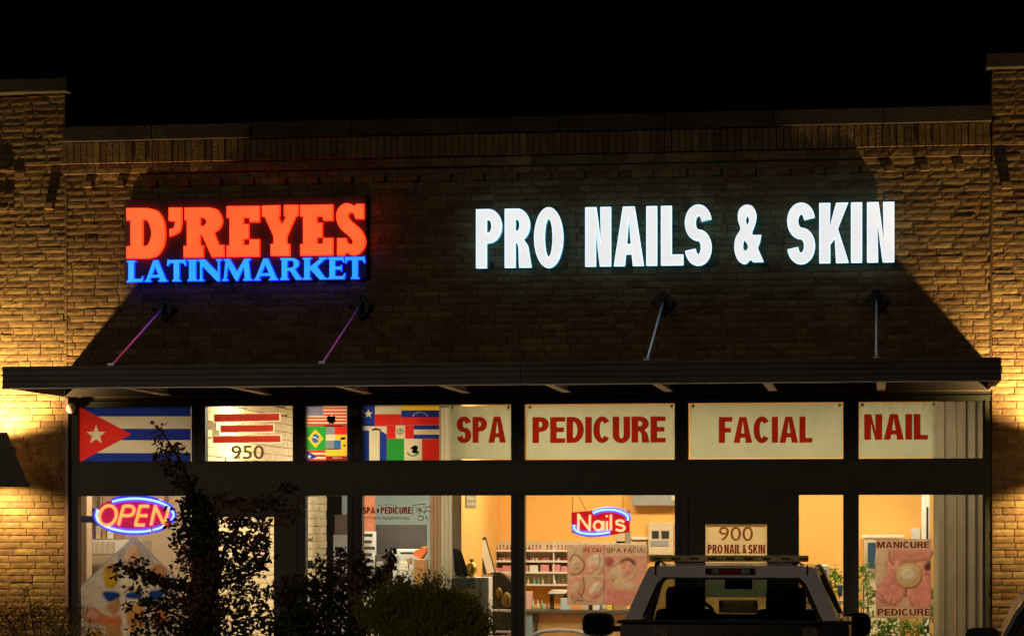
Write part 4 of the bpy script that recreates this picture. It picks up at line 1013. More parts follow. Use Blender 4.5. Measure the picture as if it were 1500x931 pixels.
def bottle(c, loc, where, big=False, colr=None):
    key = (c, big)
    if key not in protos:
        me = bottle_proto(None, h=.1 if big else .068).build('nail_polish_bottle' if not big else 'lotion_bottle', [mat('polish_' + c.replace(' ', '_'), colr, .25), m_white if big else m_dark], smooth=True)
        protos[key] = me.data; bpy.data.objects.remove(me)
    o = bpy.data.objects.new('nail_polish_bottle' if not big else 'lotion_bottle', protos[key]); COL.objects.link(o); o.location = loc
    tagit(o, f'{c} bottle standing on {where}', 'bottle', f'{c} bottles on {where}')
for ri, (z, where) in enumerate(((zs[0], 'the top shelf of the polish rack'), (zs[1], 'the second shelf of the polish rack'))):
    x = sx0 + .035
    while x < sx1 - .03:
        c = random.choice(cols if ri else cols + cols[1:2] * 3)
        if random.random() > .06: bottle(c[0], (x, SY + .04 + random.uniform(0, .02), z + .001), where, colr=c[1])
        x += .043
x = sx0 + .06
bc = [('blue', (.1, .3, .6)), ('green', (.2, .5, .2)), ('yellow', (.75, .6, .15)), ('white', (.8, .8, .76)), ('brown', (.3, .14, .06))]
while x < sx1 - .05:
    c = random.choice(bc); bottle(c[0], (x, SY + .06, zs[3] + .001), 'the bottom shelf of the polish rack', True, c[1]); x += random.choice((.045, .05, .07))
x = sx0 + .03; i = 0
while x < sx1 - .1:
    wdt = random.choice((.05, .07, .1)); m = M(); h_ = random.uniform(.05, .1)
    m.box(x, SY + .02, zs[2] + .001, x + wdt, SY + .12, zs[2] + h_, bev=.003)
    ck = random.choice(('white', 'green', 'pink')); mt = {'white': m_white, 'green': mat('green_box', (.35, .55, .15), .5), 'pink': mat('pink_box', (.7, .3, .3), .5)}[ck]
    tagit(m.build('small_box', mt), f'small {ck} carton on the third shelf of the polish rack', 'box', f'{ck} cartons on the third polish shelf')
    x += wdt + random.uniform(.005, .04)
# counter
CYc = 2.3
c0, _, c1, _ = rect(716, 893, 925, 893, CYc); cz = at(820, 893, CYc).z
ct = thing('counter', 'long salon counter with dark metal edge under the polish shelves', 'counter', ((c0 + c1) / 2, CYc, 0))
m = M(); m.box(c0, CYc, cz - .035, c1, CYc + .6, cz, bev=.004); m.build('counter_top', mat('counter_top', (.10, .09, .08), .3), ct)
m = M(); m.box(c0 + .02, CYc + .05, .0, c1 - .02, CYc + .08, cz - .036); m.build('front_panel', m_wood, ct)
for px, wpx, mt_ in ((768, 12, mat('blue_panel', (.2, .34, .45), .4)), (748, 9, m_grey), (784, 3, m_dark), (735, 4, m_white), (866, 5, m_grey)):
    x0, z0, x1, z1 = rect(px, 898, px + wpx, 960, CYc + .02)
    m = M(); m.box(x0, CYc + .015, z0, x1, CYc + .048, z1); m.build('panel', mt_, ct)
top = cz + .002
def on_counter(name, label, cat, a, b, h, mt, dy=.1, d=.15):
    x0 = ax(a, CYc + dy); x1 = ax(b, CYc + dy)
    m = M(); m.box(x0, CYc + dy, top, x1, CYc + dy + d, top + h, bev=.004); return tagit(m.build(name, mt), label, cat)
on_counter('box', 'pale blue tissue carton on the counter below the collage poster', 'box', 821, 845, .13, mat('pale_blue', (.45, .62, .72), .5))
on_counter('box', 'cream carton right of the blue one on the counter', 'box', 847, 862, .09, m_cream)
on_counter('box', 'orange topped low box on the counter', 'box', 836, 850, .06, mat('orange_card', (.75, .32, .1), .6), .02, .06)
on_counter('binder', 'dark upright binder between the boxes on the counter', 'binder', 864, 867, .12, m_dark)
on_counter('binder', 'white upright binder beside the dark binder', 'binder', 868, 877, .11, m_white)
on_counter('box', 'yellow box near the right end of the counter', 'box', 889, 897, .1, mat('yellow_card', (.8, .62, .08), .5))
on_counter('box', 'brown and white box at the right end of the counter', 'box', 899, 916, .09, m_wood)
on_counter('jar', 'pale pink towel stack at the left of the counter', 'towels', 768, 777, .2, mat('pink_towel', (.75, .5, .42), .9), .2, .2)
for px_, c_ in ((742, 'blue'), (746, 'white'), (757, 'brown'), (781, 'yellow'), (788, 'white'), (794, 'green'), (880, 'blue'), (885, 'white'), (852, 'green'), (838, 'brown')):
    bottle(c_, (ax(px_, CYc + .3), CYc + .3, top + .001), 'the salon counter', True, dict(bc)[c_])
for k_, (a_, b_, h_, mt_, lb_) in enumerate(((750, 756, .07, m_wood, 'small brown box left of the pale towels'), (795, 801, .05, m_white, 'low white box under the paper tray'), (905, 913, .15, m_cream, 'tall cream box at the right end of the counter'))):
    on_counter('box', lb_, 'box', a_, b_, h_, mt_, .35, .1)
# tray with papers on a riser
x0, z0, x1, z1 = rect(803, 869, 832, 893, CYc + .3)
tr = thing('paper_tray', 'dark paper tray stacked with white papers behind the counter boxes', 'tray', ((x0 + x1) / 2, CYc + .3, z0))
m = M(); m.box(x0, CYc + .25, z1 - .01, x1, CYc + .5, z1, bev=.002); m.box(x0 + .02, CYc + .3, top, x0 + .05, CYc + .45, z1 - .011); m.box(x1 - .05, CYc + .3, top, x1 - .02, CYc + .45, z1 - .011); m.build('tray', m_dark, tr)
m = M()
for i in range(5): m.box(x0 + .01 * i, CYc + .26 + .004 * i, z1 + .001 + i * .009, x1 - .03 + .01 * i, CYc + .48, z1 + .009 + i * .009)
m.build('papers', m_white, tr)
# reception desk group on the left
DY = .45
x0, z0, x1, z1 = rect(690, 845, 716, 960, DY)
ds = thing('reception_cabinet', 'white cabinet with a slate blue top end at the left of the salon window', 'cabinet', (x0, DY, 0))
m = M(); m.box(x0 - .22, DY, 0, x1, DY + .26, z1, bev=.006); m.build('carcass', m_white, ds)
m = M(); m.box(x0 - .26, DY - .02, z1 - .12, x0 + .04, DY - .002, z1 - .01); m.build('end_panel', mat('slate_blue', (.12, .19, .28), .5), ds)
m = M(); m.box(x1 - .10, DY - .012, .3, x1 - .092, DY - .001, z1 - .02); m.build('door_gap', m_grey, ds)
for i, (px, hh, ang, c_, lb) in enumerate(((667, .3, 4, (.05, .07, .09), 'dark slate folder leaning at the left end of the white cabinet'), (676, .29, 12, (.09, .12, .14), 'grey blue folder leaning second on the white cabinet'), (682, .27, 18, (.05, .05, .06), 'black folder leaning nearest the gold ornament'))):
    p = at(px + 1, 845, DY + .08); m = M(); m.box(-.025, -.06, 0, .025, .10, hh, bev=.004)
    m.xf(Matrix.Translation((p.x, p.y, z1 + .004)) @ Matrix.Rotation(R(-ang), 4, 'Y') @ Matrix.Rotation(R(20), 4, 'Z')); tagit(m.build('folder', mat('folder%d' % i, c_, .4)), lb, 'folder')
p = at(691, 845, DY + .05); m = M(); m.lathe((p.x, p.y, z1 + .002), [(.03, 0), (.05, .03), (.06, .09), (.045, .14), (.02, .16), (.03, .19), (.012, .2)]); m.ball((p.x - .03, p.y - .02, z1 + .11), .025, .02, .03)
tagit(m.build('ornament', mat('gold', (.75, .5, .12), .3, .7), smooth=True), 'round gold ornament on the white cabinet', 'ornament')
# leaning frame
p = at(712, 842, 2.2)
fr = thing('picture_frame', 'dark framed panel leaning against the orange corner', 'picture frame', (p.x, 2.2, p.z))
mm = Matrix.Translation((p.x + .07, 2.2, p.z)) @ Matrix.Rotation(R(-16), 4, 'Y') @ Matrix.Rotation(R(12), 4, 'Z')
m = M(); m.box(-.09, 0, 0, .05, .02, .44, bev=.003); m.xf(mm); m.build('frame', m_dark, fr)
m = M(); m.box(-.05, -.004, .03, .035, -.001, .41); m.xf(mm); m.build('picture', mat('pale_print', (.65, .62, .5), .4), fr)
bx('desk', 'tan wooden desk top under the leaning frame', 'desk', 700, 841, 742, 846, 2.1, .5, m_wood)
bx('box', 'cream carton on the tan desk beside the gold ornament', 'box', 697, 824, 706, 841, 2.2, .15, m_cream)
# lounge chair with raised gold glints
p0 = at(732, 838, 1.2); p1 = at(748, 925, 1.2)
ch = thing('salon_chair', 'black salon chair with raised gold glints beside the white cabinet', 'chair', (p0.x, 1.2, 0))
m = M(); m.shape([smooth_outline([(p0.x - .15, p1.z + .0, 1), (p0.x - .14, p1.z + .35, 1), (p0.x - .05, p0.z + .0, 1), (p0.x + .12, p0.z - .1, 1), (p0.x + .2, p1.z + .3, 1), (p0.x + .17, p1.z, 1)])], XZ, 1.2, 1.34)
m.build('backrest', m_dark, ch, smooth=True)
m = M(); m.ball((p0.x + .08, 1.17, p0.z - .30), .06, .04, .09); m.ball((p0.x - .0, 1.16, p0.z - .22), .035, .03, .06); m.build('glints', mat('gold_glint', (.17, .11, .02), .3), ch, smooth=True)  # gold glints on the black vinyl, modelled as small gold lumps
m = M(); m.box(p0.x - .2, .8, .42, p0.x + .22, 1.3, .52, bev=.04); m.lathe((p0.x, 1.05, .0), [(.22, 0), (.22, .03), (.04, .05), (.04, .42)]); m.build('seat', m_dark, ch, smooth=True)
m = M(); m.tube([at(705, 893, 1.0), at(748, 894, 1.0)], .016); m.tube([at(722, 925, 1.0), at(748, 925, 1.0)], .016); tagit(m.build('rail', m_rod), 'grey metal rail across the lower window in front of the black chair', 'rail')
# office chair back in front of the counter
p = at(822, 925, 1.6)
oc = thing('desk_chair', 'low grey desk chair with a curved back at the counter', 'chair', (p.x, 1.6, 0))
m = M(); m.tube([(p.x + .32 * math.cos(R(a)), 1.6, p.z - .06 + .08 * math.sin(R(a))) for a in range(0, 181, 15)], .022); m.box(p.x - .3, 1.6, p.z - .3, p.x + .3, 1.63, p.z - .06, bev=.01); m.build('backrest', m_grey, oc, smooth=True)
m = M(); m.box(p.x - .28, 1.2, .42, p.x + .28, 1.6, .5, bev=.02); m.tube([(p.x, 1.4, .42), (p.x, 1.4, .04)], .03); m.lathe((p.x, 1.4, 0), [(.3, 0), (.3, .02), (.05, .05)]); m.build('seat', m_grey, oc)
# wall pieces
x0, z0, x1, z1 = rect(678, 722, 691, 760, .5)
m = M(); m.box(PX1 + .014, 1.0, 2.02, PX1 + .022, 1.7, 2.5); hs = thing('wall_hanging', 'narrow grey wall hanging with pale marks near the orange corner', 'picture', (PX1, 1.3, 2.2))
m.build('board', mat('slate_board', (.22, .22, .2), .6), hs)
m = M()
for i in range(4):
    for j in range(7): m.box(PX1 + .023, 1.08 + i * .15 + random.uniform(-.02, .02), 2.04 + j * .06, PX1 + .025, 1.15 + i * .15, 2.07 + j * .06)
m.build('marks', m_cream, hs)
x0, z0, x1, z1 = rect(926, 724, 996, 740, 3.25)
ac = thing('air_conditioner', 'grey box unit high on the orange wall left of the door', 'air conditioner', (x0, 3.25, z0))
m = M(); m.box(x0, 3.25, z0, x1, 3.397, z1 + .12, bev=.008); m.build('housing', m_grey, ac)
m = M(); m.box(x1 - .1, 3.24, z0 + .06, x1 - .02, 3.249, z0 + .14); m.build('badge', m_cream, ac)
x0, z0, x1, z1 = rect(950, 765, 986, 812, 3.3)
dp = thing('towel_dispenser', 'cream wall dispenser with dark square slots left of the salon door', 'dispenser', (x0, 3.3, z0))
m = M(); m.box(x0, 3.3, z0, x1, 3.397, z1, bev=.006); m.build('housing', m_cream, dp)
for a, b, c, d in ((955, 777, 965, 788), (969, 777, 980, 788), (953, 791, 979, 799)):
    q = rect(a, b, c, d, 3.295); m = M(); m.box(q[0], 3.292, q[1], q[2], 3.299, q[3]); m.build('slot', m_grey if b > 790 else m_dark, dp)
bx('wall_ledge', 'thin white ledge on the orange wall beside the dispenser', 'ledge', 925, 786, 952, 789.5, 3.35, .045, m_white, .001)
bx('certificate', 'small cream framed card half hidden below the Nails neon', 'certificate', 903, 781, 916, 795, 3.385, .01, m_cream, .001)
bx('wall_phone', 'narrow dark handset on the wall below the Nails neon', 'phone', 917.5, 777, 923, 794, 3.37, .026, m_grey, .003)
q = rect(1053, 878, 1110, 897, 1.5)
nb_ = thing('notice_board', 'dark notice board with faint gold lines seen through the salon door glass', 'board', (q[0], 1.5, q[1]))
m = M(); m.box(q[0], 1.5, q[1], q[2], 1.52, q[3], bev=.004); m.box(q[0] + .1, 1.505, q[1] - .5, q[0] + .13, 1.515, q[1]); m.box(q[2] - .13, 1.505, q[1] - .5, q[2] - .1, 1.515, q[1]); m.build('board', m_dark, nb_)
m = M()
for zz, hh, a_ in ((.84, .05, .12), (.55, .015, .16), (.38, .015, .1), (.2, .015, .14)):
    x = q[0] + a_ * (q[2] - q[0])
    while x < q[2] - a_ * (q[2] - q[0]): m.box(x, 1.494, q[1] + zz * (q[3] - q[1]) - hh / 2, x + .018, 1.499, q[1] + zz * (q[3] - q[1]) + hh / 2); x += .028
m.build('faint_lines', m_wood, nb_)
bx('reception_desk', 'pale green reception desk seen through the salon door glass', 'desk', 1020, 900, 1140, 960, 1.9, .4, mat('sage_paint', (.30, .34, .20), .6))
bx('partition', 'low green partition behind the reception desk at the salon door', 'partition', 1030, 846, 1128, 874, 2.6, .05, mat('green_partition', (.13, .15, .07), .7, var=.1))
# right side
bx('white_post', 'white square post with a dark strip inside the right window', 'post', 1350, 700, 1362, 950, 2.4, .12, m_white, .004)
bx('power_strip', 'black strip fixed on the white post', 'power strip', 1357, 742, 1359.5, 795, 2.38, .015, m_dark, .001)
bx('wall_speaker', 'small white box on the orange wall near the white post', 'speaker', 1335, 773, 1348, 792, 3.25, .14, m_white)
bx('cabinet', 'white topped cabinet behind the manicure poster', 'cabinet', 1262, 783, 1325, 787, 3.0, .35, m_white)
bx('cabinet', 'pale tall cabinet with white sides left of the manicure poster', 'cabinet', 1266, 788, 1318, 960, 3.02, .3, m_cream)
bx('monitor', 'dark blue screen left of the manicure poster', 'monitor', 1271, 794, 1284, 832, 2.9, .05, mat('screen_blue', (.03, .08, .14), .2), .004)
bx('side_table', 'low tan table under the plants beside the salon door', 'table', 1172, 878, 1236, 884, 1.6, .5, m_cream)
q = rect(1201, 827, 1214, 856, 1.7)
sp = thing('speaker', 'small black and silver speaker beside the potted plant', 'speaker', (q[0], 1.7, q[1]))
m = M(); m.box(q[0], 1.7, q[1] - .0, q[2], 1.85, q[3], bev=.01); m.build('case', m_white, sp)
m = M(); m.box(q[0] + .012, 1.693, q[1] + .012, q[2] - .03, 1.699, q[3] - .05); m.build('grille', m_dark, sp)
bx('stand', 'grey block under the silver speaker', 'stand', 1202, 857, 1214, 878, 1.72, .12, m_grey)
bx('box', 'yellow carton under the leaves beside the salon door', 'box', 1215, 862, 1225, 878, 1.62, .1, MATS['yellow_card'])
bx('box', 'blue carton right of the yellow one beside the salon door', 'box', 1227, 856, 1234, 873, 1.65, .08, mat('blue_card', (.03, .12, .2), .5))
def leaves(m, c, rx, ry, rz, n, size, mi=0, asp=.45, fn=None, droop=.3):
    for _ in range(n):
        while True:
            a = Vector((random.uniform(-1, 1), random.uniform(-1, 1), random.uniform(-1, 1)))
            if a.length <= 1: break
        p = Vector((c[0] + a.x * rx, c[1] + a.y * ry, c[2] + a.z * rz))
        leaf(m, p, size * random.uniform(.6, 1.25), asp, mi, droop)
def leaf(m, p, s, asp=.45, mi=0, droop=.3):
    d = Vector((random.gauss(0, 1), random.gauss(0, 1), random.gauss(0, .7) - droop)).normalized()
    u = d.cross(Vector((random.gauss(0, 1), random.gauss(0, 1), random.gauss(0, 1)))).normalized(); n = d.cross(u) * s * .12
    k = len(m.v); w_ = s * asp / 2
    m.v += [tuple(p), tuple(p + d * s * .35 + u * w_ + n), tuple(p + d * s * .72 + u * w_ * .72 + n), tuple(p + d * s), tuple(p + d * s * .72 - u * w_ * .72 + n), tuple(p + d * s * .35 - u * w_ + n)]
    m.f += [(k, k + 1, k + 2, k + 3), (k, k + 3, k + 4, k + 5)]; m.m += [mi, mi]
m_plant = thin('plant_leaf', (.16, .30, .06), .35)
m_plant2 = thin('plant_leaf_pale', (.34, .44, .16), .35)
def potted(name_label, px, py, Y, clusters, n, size, potw=.12):
    p = at(px, py, Y); t = thing('potted_plant', name_label, 'plant', (p.x, Y, 0), 'green plants inside the salon window')
    m = M(); m.lathe((p.x, Y, .0 if p.z > .3 else 0), [(potw * .7, 0), (potw, .28), (potw * 1.05, .3), (potw * .9, .3)]); m.build('pot', mat('pot_clay', (.35, .2, .12), .7), t, smooth=True)
    st = M(); lv = M()
    for (cx, cy, r_) in clusters:
        q = at(cx, cy, Y); rr = r_ / 130
        st.tube([(p.x, Y, .28), ((p.x + q.x) / 2 + random.uniform(-.05, .05), Y + .03, (q.z + .3) / 2), tuple(q)], .006, n=5)
        leaves(lv, q, rr, .16, rr, n, size, random.choice((0, 0, 1)))
    st.build('stem', mat('green_stem', (.1, .18, .05), .6), t); lv.build('leaves', [m_plant, m_plant2], t, fix=False)
potted('leafy green plant left of the manicure poster', 1270, 940, .9, [(1268, 835, 10), (1265, 855, 12), (1274, 872, 10), (1262, 885, 9), (1272, 905, 12), (1266, 925, 12)], 34, .07)
potted('bushy green plant below the manicure poster', 1330, 950, .8, [(1300, 915, 14), (1322, 920, 15), (1345, 915, 14), (1360, 900, 8), (1366, 870, 7), (1292, 930, 12), (1350, 932, 14), (1367, 890, 7)], 40, .08)
potted('small green plant on the table beside the salon door', 1225, 950, 1.9, [(1222, 838, 11), (1228, 850, 10), (1218, 852, 8), (1231, 862, 7)], 34, .06, .09)
# vertical blinds
vb = thing('vertical_blinds', 'grey vertical blinds drawn at the right end window', 'blinds', (X(1405), .2, 3.1))
m_bld = thin('blind_slat', (.34, .31, .24), .3)
for i, px in enumerate((1375, 1391, 1408, 1422, 1436)):
    p = at(px, 600, .22); m = M(); n = 5; a = R(random.uniform(12, 34)); w_ = .118
    for j in range(n):
        f = lambda s_, z: (p.x + (s_ - .5) * w_ * math.cos(a), .24 + (s_ - .5) * w_ * math.sin(a) + .012 * math.sin(s_ * math.pi), z)
        m.quad(f(j / n, .2), f((j + 1) / n, .2), f((j + 1) / n, 3.12), f(j / n, 3.12))
    m.build('slat', m_bld, vb, smooth=True)
m = M(); m.box(X(1366), .17, 3.13, X(1440) + .05, .32, 3.19); m.build('head_rail', m_white, vb)
gb = thing('folded_blinds', 'stack of brown and grey blinds gathered between the two shops', 'blinds', ((PX0 + PX1) / 2, .2, 3.1))
for i in range(6):
    a = PX0 + .02 + i * (PX1 - PX0 - .02) / 6; m = M(); w_ = (PX1 - PX0) / 6
    for j in range(4):
        f = lambda s_, z: (a + s_ * w_, .2 + .010 * math.sin(s_ * math.pi), z)
        m.quad(f(j / 4, .2), f((j + 1) / 4, .2), f((j + 1) / 4, 3.06), f(j / 4, 3.06))
    m.build('slat', thin('brown_slat', (.36, .24, .15), .5) if i < 3 else thin('grey_slat', (.52, .50, .40), .5), gb, smooth=True)
# ------------------------------------------------------------------ market interior things
q = rect(112, 788, 168, 812, 2.8)
wc = thing('wall_cabinet', 'white tiled counter with purple lit boxes at the back of the market', 'counter', (q[0], 2.8, 0))
m = M(); m.box(q[0] - .6, 2.8, q[1], q[2] + .3, 3.3, q[3] - .02, bev=.005); m.build('shelf', m_white, wc)
for i in range(7):
    x = q[0] + .03 + i * .065; m = M(); m.box(x, 2.795, q[1] + .01, x + .055, 2.799, q[3] - .04); m.build('tile', m_cream, wc)
bx('shelf_box', 'tall purple grey box on the market counter below the OPEN sign', 'box', 127, 775, 137, 788, 2.9, .2, mat('plum', (.2, .1, .25), .5))
for i, (a, b, y0) in enumerate(((140, 147, 770), (149, 155, 774), (157, 166, 768), (168, 176, 776))):
    bx('carton', f'{["pale", "brown", "white", "tan"][i]} carton on the market counter behind the OPEN sign', 'box', a, y0, b, 788, 2.9, .2, (m_cream, m_wood, m_white, MATS['tan_wood'])[i])
bx('wall_unit', 'dark shelf unit high on the beige market wall at the far left', 'shelf', 127, 744, 142, 758, 3.2, .25, m_dark)
bx('menu_sign', 'pale blue rectangular sign in the left market window', 'sign', 117, 755, 146, 765, .8, .02, mat('blue_sign_print', (.12, .15, .5), .5), .002)
bx('column', 'beige square column at the left edge of the market window', 'column', 106, 700, 127, 960, 1.6, .2, mat('column_paint', (.7, .55, .38), .7, var=.05), .004)
bx('wall_panel', 'cream upper panel on the market wall behind the neon', 'panel', 146, 700, 240, 748, 3.4, .15, mat('peach_panel', (.7, .45, .36), .7, var=.05), .004)
# back of the market seen through the middle windows
bx('sign_board', 'large dark grey board at the back of the market', 'board', 549, 768, 624, 812, 5.2, .06, mat('dark_board', (.055, .05, .045), .6, var=.1), .003)
bx('brick_post', 'red brown post with white rack below at the back of the market', 'post', 529, 690, 548, 777, 5.0, .1, mat('red_brown', (.45, .16, .08), .8, var=.2, scale=20), .003)
rk = thing('magazine_rack', 'white wire rack of dark magazines in the middle market window', 'rack', (ax(539, 5), 5, 1))
q = rect(530, 778, 549, 880, 4.9); m = M(); m.box(q[0], 4.95, q[1] - .5, q[2], 5.0, q[3]); m.build('back_panel', m_white, rk)
for i in range(8):
    yy = 781 + i * 9.5; q = rect(531, yy, 548, yy + 4.5, 4.85); m = M(); m.box(q[0] + random.uniform(0, .02), 4.86, q[1], q[2] - random.uniform(0, .04), 4.9, q[3]); m.build('magazine', m_dark, rk)
bx('freezer', 'white chest freezer at the back of the market', 'freezer', 574, 804, 612, 880, 4.6, .5, mat('freezer_white', (.62, .66, .66), .4, var=.15, scale=4), .02)
bx('counter_block', 'dark grey counter block left of the chest freezer', 'counter', 549, 812.5, 573, 900, 4.7, .3, MATS['dark_board'], .003)
x0, z0, x1, z1 = rect(604, 800, 623, 818, 4.3)
m = M(); m.shape([[(x0, z0 + .05), (x0 + .04, z1 - .04), (x0 + .1, z1 - .03), (x0 + .12, z1), (x1, z1 - .01), (x1, z0 + .08), (x0 + .1, z0)]], XZ, 4.3, 4.5); tagit(m.build('paper_decoration', mat('orange_paper', (.75, .2, .06), .7)), 'orange folded paper decoration above the chest freezer', 'decoration')
bx('cooler', 'brown and white stand below the orange decoration', 'stand', 606, 818, 622, 870, 4.2, .3, m_wood, .01)
for i_, (a_, b_, c_, d_, mt_, lb_) in enumerate(((586, 808, 604, 811, m_dark, 'thin dark text strip across the chest freezer front'), (596, 817, 602, 826, m_wood, 'small brown carton standing before the chest freezer'), (586, 822, 598, 836, m_white, 'white paper bag before the chest freezer'), (599, 829, 611, 845, MATS['freezer_white'], 'pale crate standing right of the paper bag'), (551, 822, 560, 840, m_grey, 'grey tub on the floor left of the chest freezer'))):
    bx(('sign_strip', 'carton', 'paper_bag', 'crate', 'tub')[i_], lb_, ('sign', 'box', 'bag', 'crate', 'tub')[i_], a_, b_, c_, d_, 4.4, .08, mt_, .01)
bx('logo_disc', 'grey round badge panel on the chest freezer', 'badge', 576, 812, 584, 824, 4.57, .02, m_grey, .008)
bx('wall_board', 'grey brown board on the blue wall past the stone partition', 'board', 490, 753, 509, 782, 7.4, .1, mat('grey_brown', (.2, .15, .12), .7), .003)
bx('wall_board', 'pale grey low partition under the grey brown board', 'partition', 488, 782.5, 509, 960, 7.3, .1, mat('pale_grey', (.5, .5, .5), .7), .003)
q = rect(448, 820, 460, 832, .3); m = M(); m.box(q[0], .25, q[1], q[2], .27, q[3]); tagit(m.build('sticker', m_grey), 'small grey sticker low on the narrow market window', 'sticker')
# small camera and sensor under the canopy
p = at(104, 598, -.03); sc1 = thing('security_camera', 'small round white camera at the top left of the storefront', 'camera', tuple(p))
m = M(); m.ball(tuple(p), .05, .05, .055); m.build('dome', mat('camera_white', (.55, .5, .42), .4), sc1, smooth=True)
m = M(); m.box(p.x - .02, p.y, p.z + .02, p.x + .06, .02, p.z + .06); m.build('bracket', m_dark, sc1)
p = at(516, 603, -.02); m = M(); m.box(p.x - .05, -.05, p.z - .035, p.x + .05, .014, p.z + .035, bev=.008); tagit(m.build('door_sensor', mat('sensor_brown', (.16, .12, .09), .5)), 'small brown sensor box on the mullion right of the flags', 'sensor')

# ------------------------------------------------------------------ plants outside
m_leaf = mat('dark_leaf', (.06, .07, .028), .6, var=.35, scale=9)
m_leafr = mat('purple_leaf', (.22, .10, .06), .6, var=.35, scale=9)
m_bark = mat('bark', (.07, .05, .035), .9, var=.3, scale=20, bump=.5)
m_bush = mat('olive_leaf', (.36, .32, .07), .65, var=.4, scale=7)
def tree():
    Y = -2.9
    b = at(298, 931, Y)
    t = thing('tree', 'dark small leaved tree in front of the market door', 'tree', (b.x, Y, 0))
    tr = M()
    P_ = lambda px, py, dy=0: tuple(at(px, py, Y + dy))
    base = (b.x, Y, -.02)
    limbs = [[base, P_(296, 900), P_(300, 820), P_(292, 740), P_(262, 670), P_(236, 630)], [base, P_(310, 880, .1), P_(330, 800, .15), P_(360, 750, .2), P_(425, 705, .2)],
             [base, P_(285, 900, -.1), P_(270, 850, -.15), P_(230, 845, -.2), P_(170, 825, -.2)], [base, P_(300, 860, .1), P_(345, 850, .2), P_(385, 830, .2), P_(395, 780, .2)], [base, P_(280, 900), P_(285, 820), P_(270, 760), P_(262, 735)],
             [base, P_(270, 905, -.1), P_(235, 890, -.1), P_(205, 900, -.1)]]
    for i, l in enumerate(limbs): tr.tube(l, .045 if i == 0 else .03, r1=.006, n=7)
    tr.build('trunk', m_bark, t, smooth=True)
    lv = M()
    # (px, py, rx, ry in px, leaves)
    C = [(230, 622, 4, 9, 16), (232, 640, 8, 8, 26), (244, 654, 13, 8, 46), (238, 668, 15, 10, 60), (264, 658, 8, 8, 18), (254, 684, 15, 11, 80), (270, 705, 15, 13, 110), (284, 728, 17, 15, 150),
         (294, 752, 26, 22, 330), (298, 790, 26, 30, 480), (300, 835, 28, 34, 560), (300, 885, 30, 38, 650), (300, 925, 34, 30, 450), (274, 752, 9, 12, 40), (268, 778, 10, 10, 40), (272, 812, 11, 12, 60), (262, 790, 10, 8, 30),
         (345, 762, 24, 10, 130), (380, 765, 20, 10, 100), (340, 790, 22, 16, 170), (372, 790, 22, 18, 170), (352, 820, 30, 16, 240), (384, 800, 12, 14, 60), (340, 850, 24, 16, 200), (372, 835, 18, 12, 90), (392, 815, 9, 10, 24), (380, 868, 18, 10, 70), (345, 885, 26, 18, 200), (385, 900, 16, 20, 110), (350, 915, 30, 18, 220), (398, 925, 14, 10, 60), (366, 862, 16, 10, 50),
         (395, 735, 26, 14, 100), (420, 712, 14, 9, 44), (360, 738, 26, 14, 100), (330, 730, 16, 14, 80), (436, 740, 10, 14, 30), (415, 755, 16, 14, 60),
         (180, 830, 14, 8, 46), (196, 836, 14, 9, 60), (176, 842, 8, 6, 14), (212, 843, 18, 9, 90), (232, 850, 18, 9, 100), (252, 856, 16, 12, 110), (272, 858, 14, 12, 100), (208, 822, 10, 6, 20), (196, 820, 8, 5, 12),
         (200, 862, 14, 6, 30), (215, 880, 12, 8, 40), (190, 885, 10, 6, 22), (232, 885, 16, 10, 70), (250, 878, 14, 12, 80), (270, 885, 14, 14, 110), (212, 905, 16, 10, 70), (240, 910, 18, 12, 110), (265, 915, 16, 14, 130), (205, 925, 16, 8, 50), (235, 930, 18, 10, 100), (258, 765, 12, 6, 20), (249, 745, 8, 5, 10), (276, 735, 10, 10, 40),
         (262, 828, 10, 12, 26), (256, 800, 8, 8, 12)]
    for (px, py, rx, ry, n) in C:
        q = at(px, py, Y)
        leaves(lv, q, rx / 152, .2 + rx / 300, ry / 152, int(n * .95), .062, 1 if random.random() < .3 else 0, asp=.5)
    lv.build('crown', [m_leaf, m_leafr], t, fix=False)
tree()
m_needle = thin('needle_leaf', (.46, .44, .10), .4)
def shrub(label, px, Y, clusters, n_mat, size, asp=.45, sprig=0, stem=m_bark, up=None):
    b = at(px, 931, Y); t = thing('shrub', label, 'shrub', (b.x, Y, 0), 'shrubs in the bed before the shops')
    tr = M(); lv = M()
    for (cx, cy, rx, ry, n) in clusters:
        q = at(cx, cy, Y); k = 1 / 152
        tr.tube([(b.x + random.uniform(-.1, .1), Y, -.02), ((b.x * .5 + q.x * .5), Y + random.uniform(-.1, .1), q.z * .5), tuple(q)], .012, r1=.004, n=5)
        leaves(lv, q, rx * k, .1 + rx * k * .8, ry * k, n, size, 0 if random.random() < .75 else 1, asp, droop=up if up else (-.2 if sprig else .2))
        for _ in range(sprig):     # upright leafy sprigs on the outline
            a = random.uniform(0, math.pi); r0 = Vector((math.cos(a) * rx * k * .9, random.uniform(-.6, .6) * rx * k, math.sin(a) * ry * k * .9))
            s0 = q + r0; L_ = random.uniform(.06, .22); dr = Vector((random.gauss(0, .3) + math.cos(a) * .5, random.gauss(0, .3), 1)).normalized()
            for j in range(7): leaf(lv, s0 + dr * L_ * j / 7, size * .6, max(asp, .3), 0, -.6)
    tr.build('stem', stem, t); lv.build('foliage', n_mat, t, fix=False)
random.seed(5)
